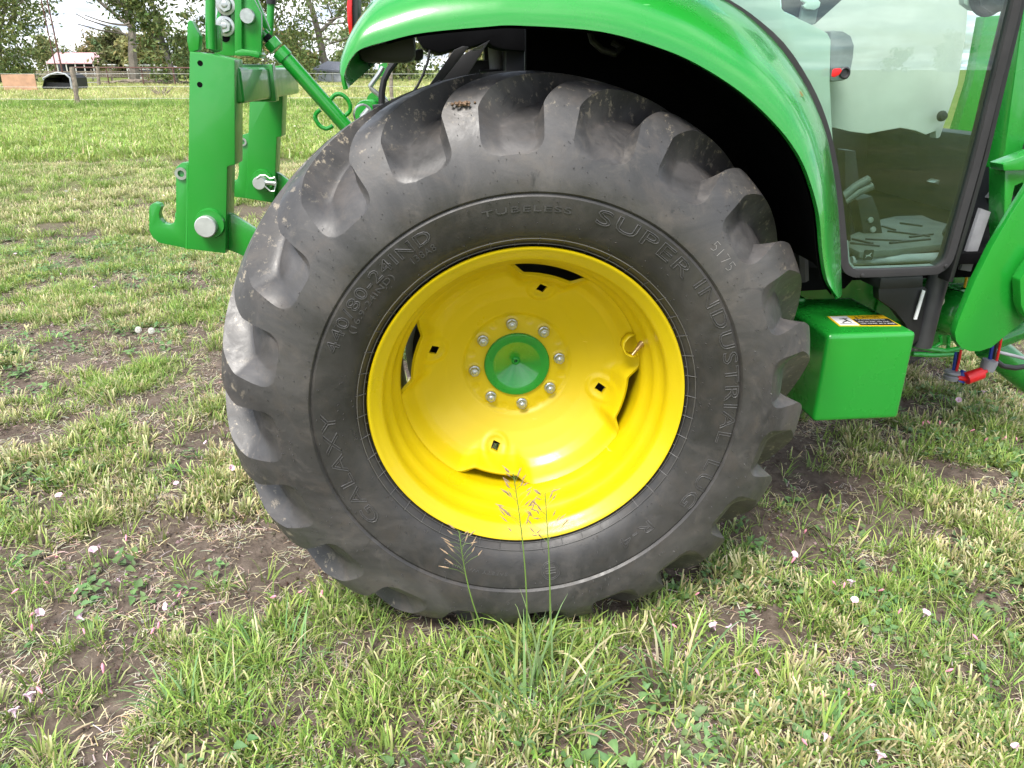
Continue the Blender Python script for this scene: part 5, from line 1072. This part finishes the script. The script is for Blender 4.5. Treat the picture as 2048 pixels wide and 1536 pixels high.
dots, nD = kit('clover', [weed(1, .001, .022, .03, .9, np.array([.8, .8, .8]), .05)]); x, y = cloud(-16, 2, 6, 28, 1.3, lambda x, y: sstep(.45, .6, fbm(x * .6, y * .6, 2)), True); place('clover_heads', 'tiny white clover heads dotted over the field', 'clover', x, y, dots, 1, .7, 1.3, .3, zoff=0.06)

# ---- flowers, dandelion clocks, seeding stalks
M['petal'] = plain('bindweed_petal', (0.74, 0.52, 0.62), 0.6, 0, 0.12, 200); M['petalpink'] = plain('bindweed_bud', (0.72, 0.28, 0.36), 0.6, 0, 0.2, 200); M['stalk'] = plain('green_stalk', (0.13, 0.22, 0.04), 0.6); M['seed'] = plain('grass_seed', (0.33, 0.235, 0.15), 0.8, 0, 0.3, 300); M['fluff'] = plain('dandelion_fluff', (0.75, 0.74, 0.70), 0.9, 0, 0.1); M['stem_tan'] = plain('tan_stem', (0.36, 0.28, 0.14), 0.7)
def flower_meshes():
    k = 15; mb = MB(); prof = [(0.0012, 0.0), (0.002, 0.008), (0.005, 0.014), (0.0095, 0.018), (0.0115, 0.0185)]; vs = []
    for i in range(k):
        a = 2 * pi * i / k
        for r_, h in prof: s_ = 1 + 0.07 * cos(5 * a) * (r_ / .0115); vs.append((r_ * s_ * cos(a), r_ * s_ * sin(a), h - 0.0015 * (r_ / .0115) * cos(5 * a)))
    mb.add(vs, [(i * 5 + j, ((i + 1) % k) * 5 + j, ((i + 1) % k) * 5 + j + 1, i * 5 + j + 1) for i in range(k) for j in range(4)]); op = mb.mesh('petals', recalc=False); op.materials.append(M['petal'])
    mb = MB(); mb.tube([(0, 0, 0), (0, 0, .008), (0.0005, 0, .015), (0.001, 0, .021)], [.0012, .0028, .0036, .0012], n=8); bud = mb.mesh('bud'); bud.materials.append(M['petalpink'])
    mb = MB(); mb.tube([(0, 0, -.035), (.002, 0, -.018), (0, 0, .002)], .0009, n=5); stm = mb.mesh('stem'); stm.materials.append(M['stalk']); return op, bud, stm
op_me, bud_me, stm_me = flower_meshes()
OPEN = [(120, 995, .5), (415, 885, 0), (70, 1222, 0), (167, 1232, 0), (200, 1090, 0), (560, 985, 0), (354, 968, 0), (460, 935, 0), (240, 1158, 0), (1750, 1370, .6), (1648, 1480, .6), (1757, 1515, .5), (1850, 1220, 0), (1712, 1187, 0), (1586, 1098, 0), (1452, 1240, 0), (1966, 790, 0), (1915, 805, 0), (60, 1400, 0), (28, 1425, 0), (1705, 1155, .3), (1433, 1247, 0), (185, 1100, 0), (2040, 1490, .2), (340, 1200, 0), (50, 525, 0), (30, 505, 0), (120, 548, 0), (190, 575, 0)]
BUD = [(115, 1105), (55, 1222), (98, 1160), (315, 1255), (205, 1340), (352, 1183), (540, 1190), (595, 1180), (85, 1385), (20, 1180), (1355, 1248), (1760, 1165), (1690, 1160), (1675, 1155), (1800, 1210), (1520, 1345), (1615, 1490), (1655, 1382), (1690, 1420), (1895, 1325), (1960, 1270), (1880, 850), (1940, 862), (1845, 850), (1860, 848), (2005, 875), (2035, 880), (1970, 878), (1585, 1110), (1610, 1055), (145, 1180), (250, 1075), (60, 1250), (230, 1105), (170, 1270), (300, 1265), (640, 1190), (1700, 1380), (1290, 1182), (1390, 1185)]
def zone(px, py): return ('left' if px < 700 else 'right') + (' behind the box' if False else '')
ORD = ['first', 'second', 'third', 'fourth', 'fifth', 'sixth', 'seventh', 'eighth', 'ninth', 'tenth', 'eleventh', 'twelfth', 'thirteenth', 'fourteenth', 'fifteenth', 'sixteenth', 'seventeenth', 'eighteenth', 'nineteenth', 'twentieth']
count_ = {}
for lst, me_, kind in ((OPEN, op_me, 'open'), (BUD, bud_me, 'bud')):
    for q in sorted(lst):
        p = gnd(q[0], q[1], 0.045); r_ = bpy.data.objects.new('bindweed_flower', None); COL.objects.link(r_); r_.empty_display_size = .01
        hz = float(height(np.array([p.x]), np.array([p.y]))[0]); r_.location = (p.x, p.y, hz + 0.038)
        side = 'left of the wheel' if q[0] < 700 else ('by the tyre foot at right' if q[0] < 1500 else ('in shade by the step cover' if q[1] < 900 else 'in the turf at lower right'))
        n_ = count_.get((kind, side), 0); count_[(kind, side)] = n_ + 1
        tag(r_, ('open pale pink bindweed flower ' if kind == 'open' else 'closed deep pink bindweed bud ') + side + ', ' + ORD[n_] + ' from left', 'flower', 'bindweed flowers and buds in the turf')
        a = bpy.data.objects.new('petals' if kind == 'open' else 'bud', me_); COL.objects.link(a); a.parent = r_; s_ = tg.uniform(.7, 1.05); a.scale = (s_,) * 3; t_ = .75 if kind == 'open' else .9; a.rotation_euler = (tg.gauss(.25, t_ * .6), tg.gauss(0, t_ * .6), tg.uniform(0, 6))
        b = bpy.data.objects.new('stem', stm_me); COL.objects.link(b); b.parent = r_
for i, (px, py) in enumerate(((277, 662), (303, 664))):
    p = gnd(px, py, 0.12); h = float(height(np.array([p.x]), np.array([p.y]))[0]); r_ = empty('dandelion', (p.x, p.y, h)); tag(r_, ('left dandelion clock of a pair in the turf', 'right dandelion clock of a pair in the turf')[i], 'dandelion')
    H_ = 0.12 - h; MB().tube([(p.x + .012, p.y, h - .01), (p.x + .004, p.y, h + H_ * .5), (p.x, p.y, h + H_)], .0018, n=6).build('stem', 'stem_tan', r_)
    mb = MB(); c = Vector((p.x, p.y, h + H_ + .006))
    for k in range(150):
        z = 1 - 2 * (k + .5) / 150; a = k * 2.39996; d = Vector((cos(a) * math.sqrt(1 - z * z), sin(a) * math.sqrt(1 - z * z), z)); tgt = c + d * .013; mb.tube([c + d * .004, tgt], [.0003, .00035], n=3, cap=False)
        s1 = d.orthogonal().normalized(); s2 = d.cross(s1)
        for m_ in range(4): e = (s1 * cos(m_ * pi / 2) + s2 * sin(m_ * pi / 2)); mb.add([tgt, tgt + e * .0035 + d * .002, tgt + e * .0025 + s2 * .0012 + d * .0022], [(0, 1, 2)])
    mb.build('seed_head', 'fluff', r_, recalc=False)
def stalk(name, label, base, top, bend, nseed, headlen, seed, leaves):
    R_ = random.Random(seed); r_ = empty(name, base); tag(r_, label, 'grass stalk')
    pts = [base.lerp(top, t) + Vector((bend * sin(t * pi), 0, 0.03 * sin(t * pi) * bend * 3)) for t in np.linspace(0, 1, 12)]
    MB().tube(pts, list(np.linspace(.0022, .0009, 12)), n=6).build('stem', 'stalk', r_)
    d = (pts[-1] - pts[-3]).normalized(); mb = MB(); br = MB()
    for k in range(nseed):
        t = (k + R_.random()) / nseed; p = top - d * headlen * (1 - t); side = R_.choice([-1, 1]); L = (0.012 + 0.045 * (1 - t) * R_.uniform(.3, 1)); s_ = (Vector((side * R_.uniform(.5, 1), R_.uniform(-.5, .5), 0)) + d * R_.uniform(.3, 1.1)).normalized(); e = p + s_ * L
        br.tube([p, p.lerp(e, .5) + Vector((0, 0, .003)), e], .00035, n=3, cap=False); f = (s_ + d * .3 + Vector((0, 0, R_.uniform(-.5, .3)))).normalized(); SL = R_.uniform(.014, .024)
        mb.tube([e, e + f * SL * .35, e + f * SL], [.0006, .0017, .0003], n=5)
    hd = mb.build('seed_head', 'seed', r_, recalc=False); br.build('branchlet', 'stalk', r_, recalc=False)
    for (t, L, dx, dz) in leaves:
        p = base.lerp(top, t); n = 8; V = []; 
        for i in range(n + 1): s_ = i / n; q = p + Vector((dx * L * s_, -.02 * s_, dz * L * (s_ - .35 * s_ * s_))); w = .0045 * (1 - s_ ** 2) + .0004; V += [q + Vector((0, -w, w * .6)), q + Vector((.0, w, -w * .6))]
        me = MB().add(V, [(2 * i, 2 * i + 1, 2 * i + 3, 2 * i + 2) for i in range(n)]).mesh('leaf', recalc=False); set_cols(me, np.tile(BLUE * 1.3, (len(V), 1))); link('leaf', me, 'blade', r_)
gb = lambda px, py: gnd(px, py)
b = gb(1052, 1345); stalk('grass_stalk', 'tallest seeding grass stalk in front of the yellow rim', b, at(1027, 948, b.y), .012, 34, .16, 1, [(.18, .14, .35, .9)])
b = gb(1098, 1340); stalk('grass_stalk', 'seeding grass stalk just right of the tallest one', b, at(1090, 985, b.y), .006, 26, .13, 2, [(.22, .10, -.2, 1.0)])
b = gb(1012, 1350); stalk('grass_stalk', 'nodding seed stalk leaning left against the tyre sidewall', b, at(918, 1062, b.y), -.02, 16, .11, 3, [(.25, .09, -.45, .8)])
def tuft_plant(name, label, px, py, n, L0, L1, rad, seed, w=(.005, .009)):
    global tg
    tg = random.Random(seed); t = Tuft()
    for i in range(n):
        a = u(0, 2 * pi); r_ = rad * math.sqrt(u(0, 1)); c = jit(BLUE * 1.35 if u(0, 1) < .6 else LIGHT); 
        if u(0, 1) < .12: c = jit(STRAW)
        t.blade((r_ * cos(a), r_ * sin(a), -.004), a + u(-1, 1), u(L0, L1), u(*w), u(.05, .7), u(.1, .9), c * .85, c, c * 1.15, tip=.05, seg=6)
    o = bpy.data.objects.new(name, t.mesh(name)); COL.objects.link(o); p = gnd(px, py); o.location = (p.x, p.y, float(height(np.array([p.x]), np.array([p.y]))[0])); tag(o, label, 'grass tuft'); return o
tuft_plant('grass_tuft', 'tall broad-bladed grass tuft at the base of the seeding stalks', 1075, 1440, 60, .09, .24, .10, 5)
tuft_plant('grass_tuft', 'broad-bladed grass tuft against the foot of the tyre', 1060, 1310, 36, .06, .16, .06, 6)
tuft_plant('grass_tuft', 'lush grass tuft right of the bare earth strip', 1350, 1370, 36, .07, .17, .07, 7)
tuft_plant('grass_tuft', 'upright grass tuft near the bottom left of the view', 400, 1440, 46, .07, .16, .09, 8, (.003, .006))
tuft_plant('grass_tuft', 'bright grass tuft between two bare patches at left', 560, 1330, 46, .07, .16, .09, 9, (.003, .006))
tuft_plant('grass_tuft', 'coarse grass tuft at the lower right corner', 1640, 1500, 36, .07, .15, .09, 10, (.004, .008))
mb = MB(); g_ = random.Random(3); bb = gnd(325, 198)
for k in range(26): a = g_.uniform(-.6, .6); mb.tube([bb + Vector((g_.uniform(-.25, .25), 0, 0)), bb + Vector((a * .5, g_.uniform(-.2, .2), .3)), bb + Vector((a, g_.uniform(-.2, .2), g_.uniform(.4, .62)))], [.012, .014, .006], n=4)
tag(mb.build('dry_shrub', 'wood'), 'small dry brown shrub standing alone in the meadow', 'shrub')
# dried mud and grass scraps stuck to the tread
mb = MB(); c = at(925, 208, 0.012); g_ = random.Random(8)
for k in range(44): p = c + Vector((g_.gauss(0, .006), g_.gauss(0, .004), g_.gauss(0, .0018))); s_ = g_.uniform(.0014, .0038); mb.lathe([(0, s_), (s_ * .8, s_ * .4), (s_, 0), (s_ * .6, -s_ * .6), (0, -s_)], p, (g_.gauss(0, .4), g_.gauss(0, .4), 1), n=7)
tag(mb.build('mud_clod', 'mud', recalc=True), 'small brown clod of mud on top of the tyre', 'mud')
